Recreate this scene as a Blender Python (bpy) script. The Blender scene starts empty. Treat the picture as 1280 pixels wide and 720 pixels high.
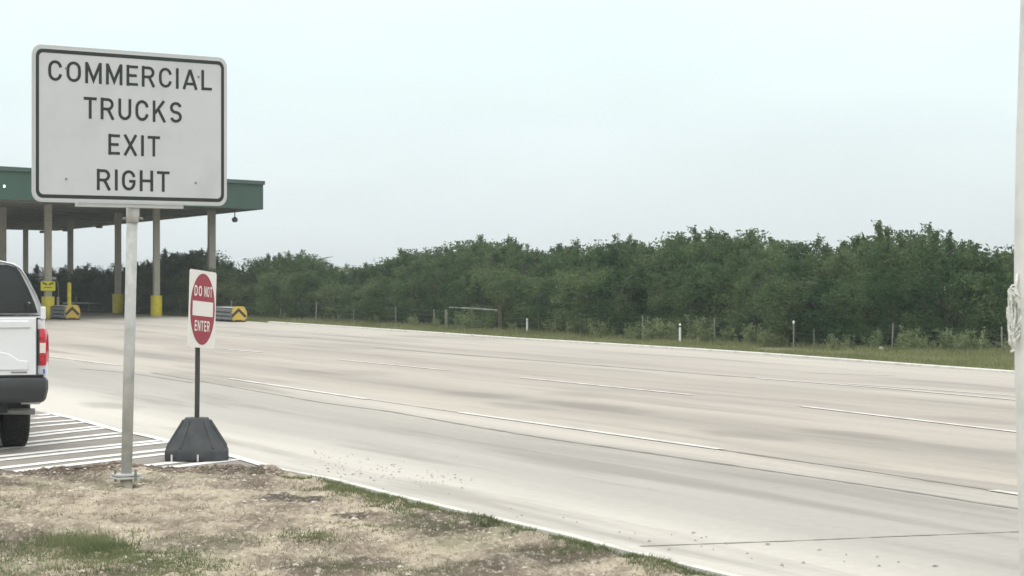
import bpy, bmesh, math, random
from math import sin, cos, pi, radians
from mathutils import Vector, noise, Matrix
random.seed(7)
S = bpy.context.scene
C = S.collection

# ------------------------------------------------------------------ camera
F, CX, HY, H = 3000.0, 640.0, 342.0, 1.85
cam = bpy.data.cameras.new('camera'); camo = bpy.data.objects.new('camera', cam); C.objects.link(camo)
cam.sensor_width = 36; cam.lens = 36 * F / 1280; cam.shift_y = -18 / 1280
cam.clip_start = .1; cam.clip_end = 3000
camo.location = (0, 0, H); camo.rotation_euler = (radians(90), 0, 0)
S.camera = camo
cam.dof.use_dof = True; cam.dof.focus_distance = 26; cam.dof.aperture_fstop = 9

# ------------------------------------------------------------------ sky and light (overcast)
EL, AZ = radians(58), radians(200)
w = bpy.data.worlds.new('World'); S.world = w; w.use_nodes = True
nt = w.node_tree; nt.nodes.clear()
def N(t, **k):
    n = nt.nodes.new(t)
    for a, b in k.items(): setattr(n, a, b)
    return n
L = nt.links.new
tc = N('ShaderNodeTexCoord'); sep = N('ShaderNodeSeparateXYZ'); L(tc.outputs['Generated'], sep.inputs[0])
mx = N('ShaderNodeMath', operation='MAXIMUM'); L(sep.outputs['Z'], mx.inputs[0]); mx.inputs[1].default_value = 0
ma = N('ShaderNodeMath', operation='MULTIPLY_ADD'); L(mx.outputs[0], ma.inputs[0]); ma.inputs[1].default_value = 1.75; ma.inputs[2].default_value = 1
mp = N('ShaderNodeMapping'); mp.inputs['Scale'].default_value = (5, 5, 16); L(tc.outputs['Generated'], mp.inputs[0])
nz = N('ShaderNodeTexNoise'); nz.inputs['Scale'].default_value = 1.3; nz.inputs['Detail'].default_value = 4; L(mp.outputs[0], nz.inputs[0])
mr = N('ShaderNodeMapRange'); L(nz.outputs['Fac'], mr.inputs[0]); mr.inputs[1].default_value = .3; mr.inputs[2].default_value = .7
mr.inputs[3].default_value = .965; mr.inputs[4].default_value = 1.035
mu = N('ShaderNodeMath', operation='MULTIPLY'); L(ma.outputs[0], mu.inputs[0]); L(mr.outputs[0], mu.inputs[1])
cr = N('ShaderNodeValToRGB'); L(mx.outputs[0], cr.inputs[0])
cr.color_ramp.elements[0].color = (.765, .82, .835, 1); cr.color_ramp.elements[1].position = .09; cr.color_ramp.elements[1].color = (.765, .88, .88, 1)
q_ = cr.color_ramp.elements.new(.16); q_.color = (.765, .88, .88, 1); q_ = cr.color_ramp.elements.new(.34); q_.color = (.79, .805, .80, 1)
vm = N('ShaderNodeVectorMath', operation='SCALE'); L(cr.outputs[0], vm.inputs[0]); L(mu.outputs[0], vm.inputs['Scale'])
bg = N('ShaderNodeBackground'); L(vm.outputs[0], bg.inputs[0]); bg.inputs[1].default_value = 1.0
sky = N('ShaderNodeTexSky', sky_type='NISHITA'); sky.sun_disc = False; sky.sun_elevation = EL; sky.sun_rotation = AZ
sky.dust_density = 6
bg2 = N('ShaderNodeBackground'); L(sky.outputs[0], bg2.inputs[0]); bg2.inputs[1].default_value = .006
ad = N('ShaderNodeAddShader'); L(bg.outputs[0], ad.inputs[0]); L(bg2.outputs[0], ad.inputs[1])
ow = N('ShaderNodeOutputWorld'); L(ad.outputs[0], ow.inputs[0])
sd = bpy.data.lights.new('sun', 'SUN'); sd.energy = .6; sd.angle = radians(25); sd.color = (1, .96, .9)
so = bpy.data.objects.new('sun', sd); C.objects.link(so)
so.rotation_euler = Vector((sin(AZ) * cos(EL), cos(AZ) * cos(EL), sin(EL))).to_track_quat('Z', 'Y').to_euler()
vs = S.view_settings; vs.view_transform = 'Standard'; vs.look = 'None'; vs.exposure = 0; vs.gamma = 1; vs.use_curve_mapping = False

# ------------------------------------------------------------------ helpers
def G(x, y, z=0.0):
    """photo pixel (1280 wide) on the level plane z -> world point"""
    Y = F * (H - z) / (y - HY)
    return Vector(((x - CX) / F * Y, Y, z))
def PZ(x, Y, z=0.0):
    return Vector(((x - CX) / F * Y, Y, z))
def zat(y, Y): return H + (HY - y) * Y / F
TH = radians(23.5)                                     # the road's heading, left of the view axis
RD = Vector((-sin(TH), cos(TH), 0)); RP = Vector((cos(TH), sin(TH), 0))

def tag(o, label=None, cat=None, group=None, kind=None):
    if label: o['label'] = label
    if cat: o['category'] = cat
    if group: o['group'] = group
    if kind: o['kind'] = kind
    return o
def empty(name, loc, rz=0, label=None, cat=None, group=None):
    o = bpy.data.objects.new(name, None); C.objects.link(o); o.location = loc; o.rotation_euler = (0, 0, rz)
    o.empty_display_size = .2
    return tag(o, label, cat, group)

class MB:
    def __init__(s): s.v = []; s.f = []
    def add(s, vs, fs):
        b = len(s.v); s.v += [tuple(v) for v in vs]; s.f += [tuple(i + b for i in f) for f in fs]; return s
    def box(s, c, d, rz=0):
        x, y, z = d[0] / 2, d[1] / 2, d[2] / 2; cc = Vector(c); R = Matrix.Rotation(rz, 3, 'Z')
        vs = [cc + R @ Vector((a * x, b * y, e * z)) for e in (-1, 1) for a, b in ((-1, -1), (1, -1), (1, 1), (-1, 1))]
        return s.add(vs, [(3, 2, 1, 0), (4, 5, 6, 7), (0, 1, 5, 4), (1, 2, 6, 5), (2, 3, 7, 6), (3, 0, 4, 7)])
    def tube(s, pts, rs, n=10, cap=True):
        pts = [Vector(p) for p in pts]
        if not hasattr(rs, '__len__'): rs = [rs] * len(pts)
        vs = []; up = Vector((.13, .07, 1)).normalized()
        for i, p in enumerate(pts):
            d = (pts[min(i + 1, len(pts) - 1)] - pts[max(i - 1, 0)]).normalized()
            u = up if abs(d.dot(up)) < .97 else Vector((1, .05, 0))
            a = d.cross(u).normalized(); b = d.cross(a)
            for k in range(n):
                t = 2 * pi * k / n; vs.append(p + (a * cos(t) + b * sin(t)) * rs[i])
        fs = [(i * n + k, i * n + (k + 1) % n, (i + 1) * n + (k + 1) % n, (i + 1) * n + k) for i in range(len(pts) - 1) for k in range(n)]
        if cap: fs += [tuple(range(n - 1, -1, -1)), tuple(range((len(pts) - 1) * n, len(pts) * n))]
        return s.add(vs, fs)
    def loft(s, rings, cap=True):
        n = len(rings[0]); vs = [p for r in rings for p in r]
        fs = [(i * n + k, i * n + (k + 1) % n, (i + 1) * n + (k + 1) % n, (i + 1) * n + k) for i in range(len(rings) - 1) for k in range(n)]
        if cap: fs += [tuple(range(n - 1, -1, -1)), tuple(range((len(rings) - 1) * n, len(rings) * n))]
        return s.add(vs, fs)
    def prism(s, poly, z0, z1):
        n = len(poly)
        return s.loft([[(p[0], p[1], z0) for p in poly], [(p[0], p[1], z1) for p in poly]])
    def build(s, name, mat, parent=None, smooth=False, bevel=0, seg=2):
        me = bpy.data.meshes.new(name); me.from_pydata(s.v, [], s.f); me.update()
        bm = bmesh.new(); bm.from_mesh(me); bmesh.ops.recalc_face_normals(bm, faces=bm.faces); bm.to_mesh(me); bm.free()
        o = bpy.data.objects.new(name, me); C.objects.link(o)
        if mat: me.materials.append(mat)
        if smooth:
            for p in me.polygons: p.use_smooth = True
        if bevel:
            m = o.modifiers.new('bevel', 'BEVEL'); m.width = bevel; m.segments = seg; m.limit_method = 'ANGLE'; m.angle_limit = radians(32)
            for p in me.polygons: p.use_smooth = True
            try: m.harden_normals = True
            except Exception: pass
        if parent: o.parent = parent
        return o

def mat(name, col, rough=.6, metal=0, spec=.5, var=.12, scale=6, bump=0, bscale=40, coat=0, dirt=None, dscale=3, damt=.5, stretch=(1, 1, 1)):
    m = bpy.data.materials.new(name); m.use_nodes = True; t = m.node_tree; b = t.nodes['Principled BSDF']
    b.inputs['Roughness'].default_value = rough; b.inputs['Metallic'].default_value = metal
    b.inputs['Specular IOR Level'].default_value = spec; b.inputs['Coat Weight'].default_value = coat
    tc = t.nodes.new('ShaderNodeTexCoord'); mp = t.nodes.new('ShaderNodeMapping'); mp.inputs['Scale'].default_value = stretch
    t.links.new(tc.outputs['Object'], mp.inputs[0])
    n = t.nodes.new('ShaderNodeTexNoise'); n.inputs['Scale'].default_value = scale; n.inputs['Detail'].default_value = 6
    t.links.new(mp.outputs[0], n.inputs[0])
    r = t.nodes.new('ShaderNodeMapRange'); r.inputs[1].default_value = .3; r.inputs[2].default_value = .7
    r.inputs[3].default_value = 1 - var; r.inputs[4].default_value = 1 + var
    t.links.new(n.outputs['Fac'], r.inputs[0])
    v = t.nodes.new('ShaderNodeVectorMath'); v.operation = 'SCALE'; v.inputs[0].default_value = col[:3]
    t.links.new(r.outputs[0], v.inputs['Scale'])
    out = v.outputs[0]
    if dirt:
        n2 = t.nodes.new('ShaderNodeTexNoise'); n2.inputs['Scale'].default_value = dscale; n2.inputs['Detail'].default_value = 8
        t.links.new(mp.outputs[0], n2.inputs[0])
        r2 = t.nodes.new('ShaderNodeMapRange'); r2.inputs[1].default_value = .48; r2.inputs[2].default_value = .72; r2.inputs[4].default_value = damt
        t.links.new(n2.outputs['Fac'], r2.inputs[0])
        mi = t.nodes.new('ShaderNodeMix'); mi.data_type = 'RGBA'; t.links.new(r2.outputs[0], mi.inputs[0])
        t.links.new(out, mi.inputs[6]); mi.inputs[7].default_value = (*dirt, 1); out = mi.outputs[2]
    t.links.new(out, b.inputs['Base Color'])
    if bump:
        n3 = t.nodes.new('ShaderNodeTexNoise'); n3.inputs['Scale'].default_value = bscale; n3.inputs['Detail'].default_value = 5
        t.links.new(mp.outputs[0], n3.inputs[0]); bp = t.nodes.new('ShaderNodeBump'); bp.inputs['Strength'].default_value = bump; bp.inputs['Distance'].default_value = .02
        t.links.new(n3.outputs['Fac'], bp.inputs['Height']); t.links.new(bp.outputs[0], b.inputs['Normal'])
    return m

M = dict(
    paint=mat('white_road_paint', (.74, .73, .70), .7, var=.08, scale=9, dirt=(.42, .40, .37), dscale=6, damt=.9),
    kerb=mat('pale_kerb_concrete', (.58, .57, .52), .85, var=.1, scale=3, dirt=(.36, .34, .30), dscale=3, damt=1.0, bump=.2),
    galv=mat('galvanised_steel', (.46, .47, .45), .55, .12, var=.1, scale=14, dirt=(.28, .28, .26), dscale=9, damt=.5),
    alum=mat('pale_aluminium', (.52, .53, .52), .45, .3, var=.06),
    signface=mat('sign_sheeting', (.53, .54, .55), .4, var=.025, scale=2.5, dirt=(.40, .41, .40), dscale=2.2, damt=.5),
    signblack=mat('sign_black', (.016, .022, .02), .5, var=.1),
    signwhite=mat('sign_white', (.70, .67, .63), .45, var=.03),
    signred=mat('sign_red', (.27, .008, .026), .4, var=.06, scale=5),
    rubber=mat('black_rubber', (.018, .019, .018), .8, var=.2, bump=.2),
    baseblk=mat('dark_rubber_base', (.032, .036, .040), .65, var=.18, scale=9, bump=.25, bscale=60, dirt=(.09, .085, .075), dscale=6, damt=.4),
    post=mat('dark_post', (.035, .036, .03), .6, var=.2),
    truck=mat('white_car_paint', (.72, .73, .745), .25, var=.012, coat=.6, dirt=(.60, .60, .58), dscale=2, damt=.3),
    glass=mat('tinted_glass', (.022, .026, .028), .08, var=.05, spec=.7),
    seal=mat('black_trim', (.018, .02, .021), .6, var=.1),
    bumper=mat('charcoal_bumper', (.026, .028, .030), .5, var=.12, scale=4),
    red=mat('red_lens', (.50, .012, .03), .15, var=.1, scale=30, coat=.5),
    clear=mat('clear_lens', (.72, .60, .55), .15, var=.05, coat=.5),
    chrome=mat('chrome', (.6, .6, .6), .2, 1, var=.05),
    steel=mat('dull_steel', (.22, .22, .21), .5, .6, var=.2),
    blue=mat('blue_sticker', (.05, .14, .45), .4),
    green=mat('green_fascia', (.031, .083, .057), .55, var=.12, scale=1.2, dirt=(.045, .085, .065), dscale=1, damt=.5, stretch=(1, 1, .3)),
    greencap=mat('dark_green_coping', (.045, .085, .068), .5, var=.08),
    soffit=mat('grey_soffit', (.22, .215, .19), .8, var=.12, scale=1, stretch=(4, .4, 1)),
    column=mat('tan_column', (.46, .43, .35), .7, var=.1, scale=3, dirt=(.22, .2, .16), dscale=3, damt=.5),
    yellow=mat('yellow_paint', (.72, .60, .03), .5, var=.12, scale=5, dirt=(.33, .27, .05), dscale=3, damt=.6),
    ysign=mat('yellow_sign', (.78, .70, .03), .45, var=.05),
    orange=mat('amber_panel', (.52, .35, .045), .45, var=.08),
    barrier=mat('grey_barrier', (.16, .17, .175), .6, .2, var=.15, scale=4),
    white=mat('white_gloss', (.72, .73, .70), .4, var=.05, scale=4, dirt=(.45, .46, .43), dscale=3, damt=.35),
    pole=mat('white_painted_pole', (.66, .66, .63), .4, var=.05, scale=4, dirt=(.36, .37, .34), dscale=5, damt=.5),
    rope=mat('white_rope', (.70, .71, .66), .8, var=.2, scale=60, bump=.5, bscale=120),
    rust=mat('rusty_brown_steel', (.10, .075, .058), .8, var=.2),
    tpost=mat('grey_fence_post', (.20, .215, .185), .7, var=.2),
    wire=mat('fence_wire', (.10, .11, .10), .6, .5),
    bark=mat('bark', (.062, .062, .046), .9, var=.35, scale=12, bump=.4, bscale=20),
    rock=mat('pale_stone', (.46, .41, .34), .9, var=.35, scale=25),
    debris=mat('dark_debris', (.19, .175, .15), .9, var=.4, scale=9),
)

def leafmat(name, c1, c2, trans=.35, scale=1.1):
    m = bpy.data.materials.new(name); m.use_nodes = True; t = m.node_tree; t.nodes.clear()
    o = t.nodes.new('ShaderNodeOutputMaterial'); d = t.nodes.new('ShaderNodeBsdfDiffuse'); tr = t.nodes.new('ShaderNodeBsdfTranslucent')
    mxs = t.nodes.new('ShaderNodeMixShader'); mxs.inputs[0].default_value = trans
    g = t.nodes.new('ShaderNodeNewGeometry'); n = t.nodes.new('ShaderNodeTexNoise'); n.inputs['Scale'].default_value = scale; n.inputs['Detail'].default_value = 5
    t.links.new(g.outputs['Position'], n.inputs[0])
    oi = t.nodes.new('ShaderNodeObjectInfo')
    a = t.nodes.new('ShaderNodeMath'); a.operation = 'MULTIPLY_ADD'; a.inputs[1].default_value = .8; a.inputs[2].default_value = -.4
    t.links.new(oi.outputs['Random'], a.inputs[0])
    pr = t.nodes.new('ShaderNodeMath'); pr.operation = 'MULTIPLY_ADD'; pr.inputs[1].default_value = .35; pr.inputs[2].default_value = -.17
    t.links.new(g.outputs['Random Per Island'], pr.inputs[0])
    mr = t.nodes.new('ShaderNodeMapRange'); mr.inputs[1].default_value = .32; mr.inputs[2].default_value = .68; t.links.new(n.outputs['Fac'], mr.inputs[0])
    s1 = t.nodes.new('ShaderNodeMath'); t.links.new(mr.outputs[0], s1.inputs[0]); t.links.new(a.outputs[0], s1.inputs[1])
    s2 = t.nodes.new('ShaderNodeMath'); s2.use_clamp = True; t.links.new(s1.outputs[0], s2.inputs[0]); t.links.new(pr.outputs[0], s2.inputs[1])
    mi = t.nodes.new('ShaderNodeMix'); mi.data_type = 'RGBA'; t.links.new(s2.outputs[0], mi.inputs[0]); mi.inputs[6].default_value = (*c1, 1); mi.inputs[7].default_value = (*c2, 1)
    for q in (d, tr): t.links.new(mi.outputs[2], q.inputs[0])
    t.links.new(d.outputs[0], mxs.inputs[1]); t.links.new(tr.outputs[0], mxs.inputs[2]); t.links.new(mxs.outputs[0], o.inputs[0])
    return m
M['leaf'] = leafmat('tree_foliage', (.040, .083, .036), (.138, .185, .084))
M['weed'] = leafmat('weed_foliage', (.135, .185, .085), (.27, .31, .165), scale=3)
M['grass'] = leafmat('grass_blades', (.09, .125, .05), (.205, .225, .12), scale=2.5)
M['dry'] = leafmat('dry_grass_blades', (.16, .12, .08), (.30, .25, .16), scale=4)
M['verge'] = leafmat('verge_grass_blades', (.12, .15, .055), (.24, .25, .13), scale=.7)

# ---- ground materials
def nodes(name):
    m = bpy.data.materials.new(name); m.use_nodes = True; t = m.node_tree; b = t.nodes['Principled BSDF']
    b.inputs['Roughness'].default_value = .9; b.inputs['Specular IOR Level'].default_value = .25
    g = t.nodes.new('ShaderNodeNewGeometry')
    def new(ty, **k):
        n = t.nodes.new(ty)
        for a, c in k.items(): setattr(n, a, c)
        return n
    def noi(sc, vec, det=6, rough=.55):
        n = new('ShaderNodeTexNoise'); n.inputs['Scale'].default_value = sc; n.inputs['Detail'].default_value = det; n.inputs['Roughness'].default_value = rough
        t.links.new(vec, n.inputs[0]); return n.outputs['Fac']
    def rng(x, a, bb, c=0, d=1):
        n = new('ShaderNodeMapRange'); t.links.new(x, n.inputs[0])
        for i, q in enumerate((a, bb, c, d)): n.inputs[i + 1].default_value = q
        return n.outputs[0]
    def mapv(sc, rz=0, loc=(0, 0, 0)):
        n = new('ShaderNodeMapping'); n.inputs['Scale'].default_value = sc; n.inputs['Rotation'].default_value = (0, 0, rz); n.inputs['Location'].default_value = loc
        t.links.new(g.outputs['Position'], n.inputs[0]); return n.outputs[0]
    def mix(fac, a, c, blend='MIX'):
        n = new('ShaderNodeMix', data_type='RGBA', blend_type=blend)
        for i, q in ((0, fac), (6, a), (7, c)):
            if isinstance(q, (int, float)): n.inputs[i].default_value = q
            elif isinstance(q, tuple): n.inputs[i].default_value = (*q, 1)
            else: t.links.new(q, n.inputs[i])
        return n.outputs[2]
    def bump(h, st=.3, dist=.02):
        bp = new('ShaderNodeBump'); bp.inputs['Strength'].default_value = st; bp.inputs['Distance'].default_value = dist
        t.links.new(h, bp.inputs['Height']); t.links.new(bp.outputs[0], b.inputs['Normal'])
    return m, t, b, g, new, noi, rng, mapv, mix, bump

# concrete lanes: tyre-darkened bands run along the road (p = distance across it)
m, t, b, g, new, noi, rng, mapv, mix, bump = nodes('lane_concrete')
geo = g.outputs['Position']
dp = new('ShaderNodeVectorMath', operation='DOT_PRODUCT'); t.links.new(geo, dp.inputs[0]); dp.inputs[1].default_value = RP
wob = noi(.06, geo, 3); wb = rng(wob, .3, .7, -.5, .5)
pa = new('ShaderNodeMath', operation='ADD'); t.links.new(dp.outputs['Value'], pa.inputs[0]); t.links.new(wb, pa.inputs[1])
pn = rng(pa.outputs[0], 6, 28)
rp = new('ShaderNodeValToRGB'); t.links.new(pn, rp.inputs[0])
stops = [(6.0, (.47, .46, .43)), (7.9, (.45, .44, .41)), (8.9, (.33, .326, .308)), (10.6, (.305, .30, .283)), (11.45, (.33, .32, .298)), (11.8, (.385, .368, .335)),
         (12.8, (.36, .338, .305)), (14.1, (.285, .268, .245)), (15.4, (.355, .33, .30)), (17.2, (.325, .303, .278)), (18.6, (.305, .285, .26)), (20.2, (.355, .335, .305)),
         (21.9, (.31, .292, .268)), (23.2, (.345, .325, .30)), (25.2, (.37, .355, .325))]
e = rp.color_ramp.elements
while len(e) < len(stops): e.new(.5)
for i, (p, c) in enumerate(stops): e[i].position = (p - 6) / 22; e[i].color = (*c, 1)
dq = new('ShaderNodeVectorMath', operation='DOT_PRODUCT'); t.links.new(geo, dq.inputs[0]); dq.inputs[1].default_value = RD
def along(sp, sq, off=0):
    cb = new('ShaderNodeCombineXYZ')
    for i, (src, sc) in enumerate(((dp, sp), (dq, sq))):
        q = new('ShaderNodeMath', operation='MULTIPLY_ADD'); t.links.new(src.outputs['Value'], q.inputs[0]); q.inputs[1].default_value = sc; q.inputs[2].default_value = off; t.links.new(q.outputs[0], cb.inputs[i])
    return cb.outputs[0]
stv = along(1.1, .05)          # streaks drawn out along the road
# NB mapping rotates coords so that x runs across, y along
st = rng(noi(1.0, stv, 6), .30, .70, .89, 1.11)
wm = new('ShaderNodeVectorMath', operation='MULTIPLY'); t.links.new(rp.outputs[0], wm.inputs[0]); wm.inputs[1].default_value = (1.065, 1.025, .98)
c1 = new('ShaderNodeVectorMath', operation='SCALE'); t.links.new(wm.outputs[0], c1.inputs[0]); t.links.new(st, c1.inputs['Scale'])
fine = rng(noi(9, geo, 8, .7), .3, .7, .93, 1.07)
c2 = new('ShaderNodeVectorMath', operation='SCALE'); t.links.new(c1.outputs[0], c2.inputs[0]); t.links.new(fine, c2.inputs['Scale'])
blot = rng(noi(.9, along(1.3, .10, 3), 5), .52, .66, 0, .55)
c3 = mix(blot, c2.outputs[0], (.20, .185, .165))
blot2 = rng(noi(2.6, along(1.0, .4, 13), 6, .7), .66, .74, 0, .35)
c4 = mix(blot2, c3, (.17, .16, .145))
wob2 = rng(noi(1.1, along(1.2, .35, 50), 6, .7), .3, .7, -.8, .8)
for (x0, y0, x1, y1, sp, am) in ((548, 490, 655, 498, .5, .45), (655, 501, 832, 517, .45, .6), (600, 505, 700, 511, .35, .35), (905, 541, 965, 546, .4, .45), (1000, 538, 1120, 548, .35, .45), (105, 507, 178, 507, .35, .4), (700, 492, 760, 496, .5, .3), (395, 462, 470, 470, .8, .35), (380, 428, 470, 438, .9, .3), (1150, 520, 1290, 530, .5, .35)):
    A0, B0 = G(x0, y0), G(x1, y1); mid = (A0 + B0) / 2; p0, q0 = mid.dot(RP), mid.dot(RD); sq = max(1.0, abs((A0 - B0).dot(RD)) / 2)
    tm = []
    for src, c0, sg_ in ((dp, p0, sp), (dq, q0, sq)):
        n1 = new('ShaderNodeMath', operation='SUBTRACT'); t.links.new(src.outputs['Value'], n1.inputs[0]); n1.inputs[1].default_value = c0
        n2 = new('ShaderNodeMath', operation='DIVIDE'); t.links.new(n1.outputs[0], n2.inputs[0]); n2.inputs[1].default_value = sg_
        n3 = new('ShaderNodeMath', operation='MULTIPLY'); t.links.new(n2.outputs[0], n3.inputs[0]); t.links.new(n2.outputs[0], n3.inputs[1]); tm.append(n3.outputs[0])
    n4 = new('ShaderNodeMath', operation='ADD'); t.links.new(tm[0], n4.inputs[0]); t.links.new(tm[1], n4.inputs[1])
    n5 = new('ShaderNodeMath', operation='ADD'); t.links.new(n4.outputs[0], n5.inputs[0]); t.links.new(wob2, n5.inputs[1])
    n6 = rng(n5.outputs[0], .1, 1.5, am, 0)
    c4 = mix(n6, c4, (.175, .16, .14))
t.links.new(c4, b.inputs['Base Color']); b.inputs['Roughness'].default_value = .85
bump(noi(60, geo, 4), .15, .01)
M['concrete'] = m

m, t, b, g, new, noi, rng, mapv, mix, bump = nodes('hatched_asphalt')
geo = g.outputs['Position']
c = mix(rng(noi(2.2, geo, 8, .65), .35, .65), (.235, .21, .185), (.31, .285, .25))
c = mix(rng(noi(40, geo, 3), .4, .65, 0, .5), c, (.21, .19, .165))
t.links.new(c, b.inputs['Base Color']); bump(noi(90, geo, 3), .3, .01)
M['asphalt'] = m

m, t, b, g, new, noi, rng, mapv, mix, bump = nodes('bare_dirt')
geo = g.outputs['Position']
ve = mapv((1, .55, 1))
c = mix(rng(noi(2.0, ve, 9, .65), .40, .60), (.50, .43, .32), (.235, .19, .14))
c = mix(rng(noi(1.1, mapv((1, .4, 1), 0, (7, 3, 0)), 7, .6), .53, .63, 0, .8), c, (.125, .096, .072))
c = mix(rng(noi(.8, mapv((1, .5, 1), 0, (1, 9, 0)), 7, .6), .52, .66, 0, .6), c, (.13, .14, .07))
wd1 = rng(noi(2.4, mapv((1, .5, 1), 0, (21, 3, 0)), 8, .75), .3, .7, -.75, .75)
for (x0, y0, rx, ry, am) in ((365, 632, 48, 6, .9), (448, 650, 34, 4, .8), (430, 715, 90, 9, .7), (30, 680, 90, 8, .55), (560, 660, 90, 14, .75), (700, 700, 90, 14, .75), (290, 598, 90, 3, .75), (60, 597, 90, 3.5, .8), (20, 612, 30, 3, .6), (640, 712, 60, 10, .5), (270, 690, 60, 10, .35)):
    A0 = G(x0, y0); B0 = G(x0, y0 - ry); syy = abs(B0.y - A0.y); sxx = rx / F * A0.y
    sp_ = new('ShaderNodeVectorMath', operation='SUBTRACT'); t.links.new(geo, sp_.inputs[0]); sp_.inputs[1].default_value = (A0.x, A0.y, 0)
    ml = new('ShaderNodeVectorMath', operation='MULTIPLY'); t.links.new(sp_.outputs[0], ml.inputs[0]); ml.inputs[1].default_value = (1 / sxx, 1 / syy, 0)
    dd = new('ShaderNodeVectorMath', operation='DOT_PRODUCT'); t.links.new(ml.outputs[0], dd.inputs[0]); t.links.new(ml.outputs[0], dd.inputs[1])
    d5 = new('ShaderNodeMath', operation='ADD'); t.links.new(dd.outputs['Value'], d5.inputs[0]); t.links.new(wd1, d5.inputs[1])
    c = mix(rng(d5.outputs[0], .45, 1.15, am, 0), c, (.055, .042, .031))
c = mix(rng(noi(24, mapv((1, .35, 1), 0, (2, 2, 0)), 7, .75), .52, .66, 0, .8), c, (.60, .53, .44))
c = mix(rng(noi(17, mapv((1, .4, 1), 0, (5, 5, 0)), 7, .75), .53, .66, 0, .8), c, (.10, .08, .062))
t.links.new(c, b.inputs['Base Color']); bump(noi(28, geo, 8, .7), .9, .03)
M['dirt'] = m

m, t, b, g, new, noi, rng, mapv, mix, bump = nodes('verge_ground')
geo = g.outputs['Position']
c = mix(rng(noi(.5, geo, 8, .6), .38, .62), (.13, .135, .07), (.25, .235, .145))
c = mix(rng(noi(.22, mapv((1, 1, 1), 0, (40, 5, 0)), 6, .6), .56, .68, 0, .8), c, (.24, .20, .155))
c = mix(rng(noi(14, geo, 5, .7), .45, .65, 0, .5), c, (.075, .09, .04))
t.links.new(c, b.inputs['Base Color']); bump(noi(20, geo, 6), .8, .05)
M['vergeground'] = m

m, t, b, g, new, noi, rng, mapv, mix, bump = nodes('woodland_floor')
c = mix(rng(noi(1.5, g.outputs['Position'], 8, .6), .38, .62), (.06, .055, .035), (.10, .10, .055))
t.links.new(c, b.inputs['Base Color'])
M['floor'] = m

# ------------------------------------------------------------------ setting: ground, pavement, markings
KERB_NEAR = [(294, 572), (336.6, 584.7), (360, 592), (423, 603.6), (515, 627.5), (611, 650), (712, 673.5), (799, 696), (891, 718.5)]
KERB_FAR = [(334, 403.2), (422, 408.8), (537, 416.6), (640, 423.8), (860, 437.3), (960, 444), (1100, 454.6), (1267, 466.8)]
kn = [G(*p) for p in KERB_NEAR]; kn.append(kn[-1] + Vector((.405, -.92, 0)) * 28)
kf = [G(*p) for p in KERB_FAR]
kf = [G(200, 393.5), G(270, 398.5)] + kf; kf.append(kf[-1] + (kf[-1] - kf[-3]).normalized() * 60)

def sheet(name, poly, z, matl, kind='structure'):
    me = bpy.data.meshes.new(name); bm = bmesh.new()
    vs = [bm.verts.new((p[0], p[1], z)) for p in poly]; f = bm.faces.new(vs)
    bmesh.ops.triangulate(bm, faces=[f]); bmesh.ops.recalc_face_normals(bm, faces=bm.faces)
    for f in bm.faces:
        if f.normal.z < 0: f.normal_flip()
    bm.to_mesh(me); bm.free(); me.materials.append(matl)
    o = bpy.data.objects.new(name, me); C.objects.link(o); tag(o, kind=kind); return o
sheet('ground', [(-900, -200), (900, -200), (900, 1500), (-900, 1500)], -.03, M['vergeground'])
pave = [Vector((kn[-1].x, kn[-1].y, 0))] + [Vector((60, -12, 0)), kf[-1]] + kf[::-1][1:] + [G(60, 389.5), G(-150, 387.5), Vector((-60, 100, 0)), Vector((-60, 21, 0)), Vector((-20, 21, 0)), Vector((-4, 21, 0)), Vector((kn[1].x - .4, 21.4, 0))] + kn[1:-1]
sheet('road', [(p.x, p.y) for p in pave], 0, M['concrete'])

# hatched no-parking area of darker asphalt, one sheet above
HEDGE = [(-300, 455), (-40, 498), (64, 517.6), (98, 525.2), (130, 534), (153, 540.5), (180, 545), (202, 550.3), (294, 572), (336.6, 584.7)]
hp = [G(*p) for p in HEDGE]
sheet('hatched_asphalt', [(p.x, p.y) for p in hp] + [(kn[1].x - .1, 21.6), (-20, 21.2), (-20, 40)], .004, M['asphalt'])

def strip_px(mb, pts, w0, z):
    """painted line: pts in photo pixels; w0 = real width in metres, laid flat on the pavement"""
    P = [G(*p) for p in pts]
    vs = []
    for i, p in enumerate(P):
        d = (P[min(i + 1, len(P) - 1)] - P[max(i - 1, 0)]).normalized(); n = Vector((-d.y, d.x, 0))
        ww = w0 if not hasattr(w0, '__len__') else w0[i]
        vs += [p + n * ww / 2 + Vector((0, 0, z)), p - n * ww / 2 + Vector((0, 0, z))]
    mb.add(vs, [(2 * i, 2 * i + 1, 2 * i + 3, 2 * i + 2) for i in range(len(P) - 1)])
def dens(a, bb, n): return [(a[0] + (bb[0] - a[0]) * i / n, a[1] + (bb[1] - a[1]) * i / n) for i in range(n + 1)]

lm = MB()
for pts in ([(287, 473.6), (460, 499.4)], [(575, 516), (900, 562)], [(1241, 613.5), (1330, 627)], [(62, 446), (150, 457)]):
    strip_px(lm, pts, .11, .008)
for pts in ([(425, 450), (560, 463)], [(648, 472), (865, 494)], [(1000, 508), (1268, 540), (1400, 556)], [(230, 432), (330, 441)]):
    strip_px(lm, pts, .11, .008)
strip_px(lm, [(945, 473), (1100, 485), (1267, 500), (1400, 512)], .09, .008)
strip_px(lm, [(360, 413), (430, 418)], .1, .008)
strip_px(lm, [(1060, 480), (1267, 495), (1400, 505)], .06, .008)
lane = lm.build('lane_markings', mat('worn_lane_paint', (.58, .565, .53), .75, var=.12, scale=3, dirt=(.40, .375, .34), dscale=2.2, damt=1.0)); tag(lane, kind='structure')

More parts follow.
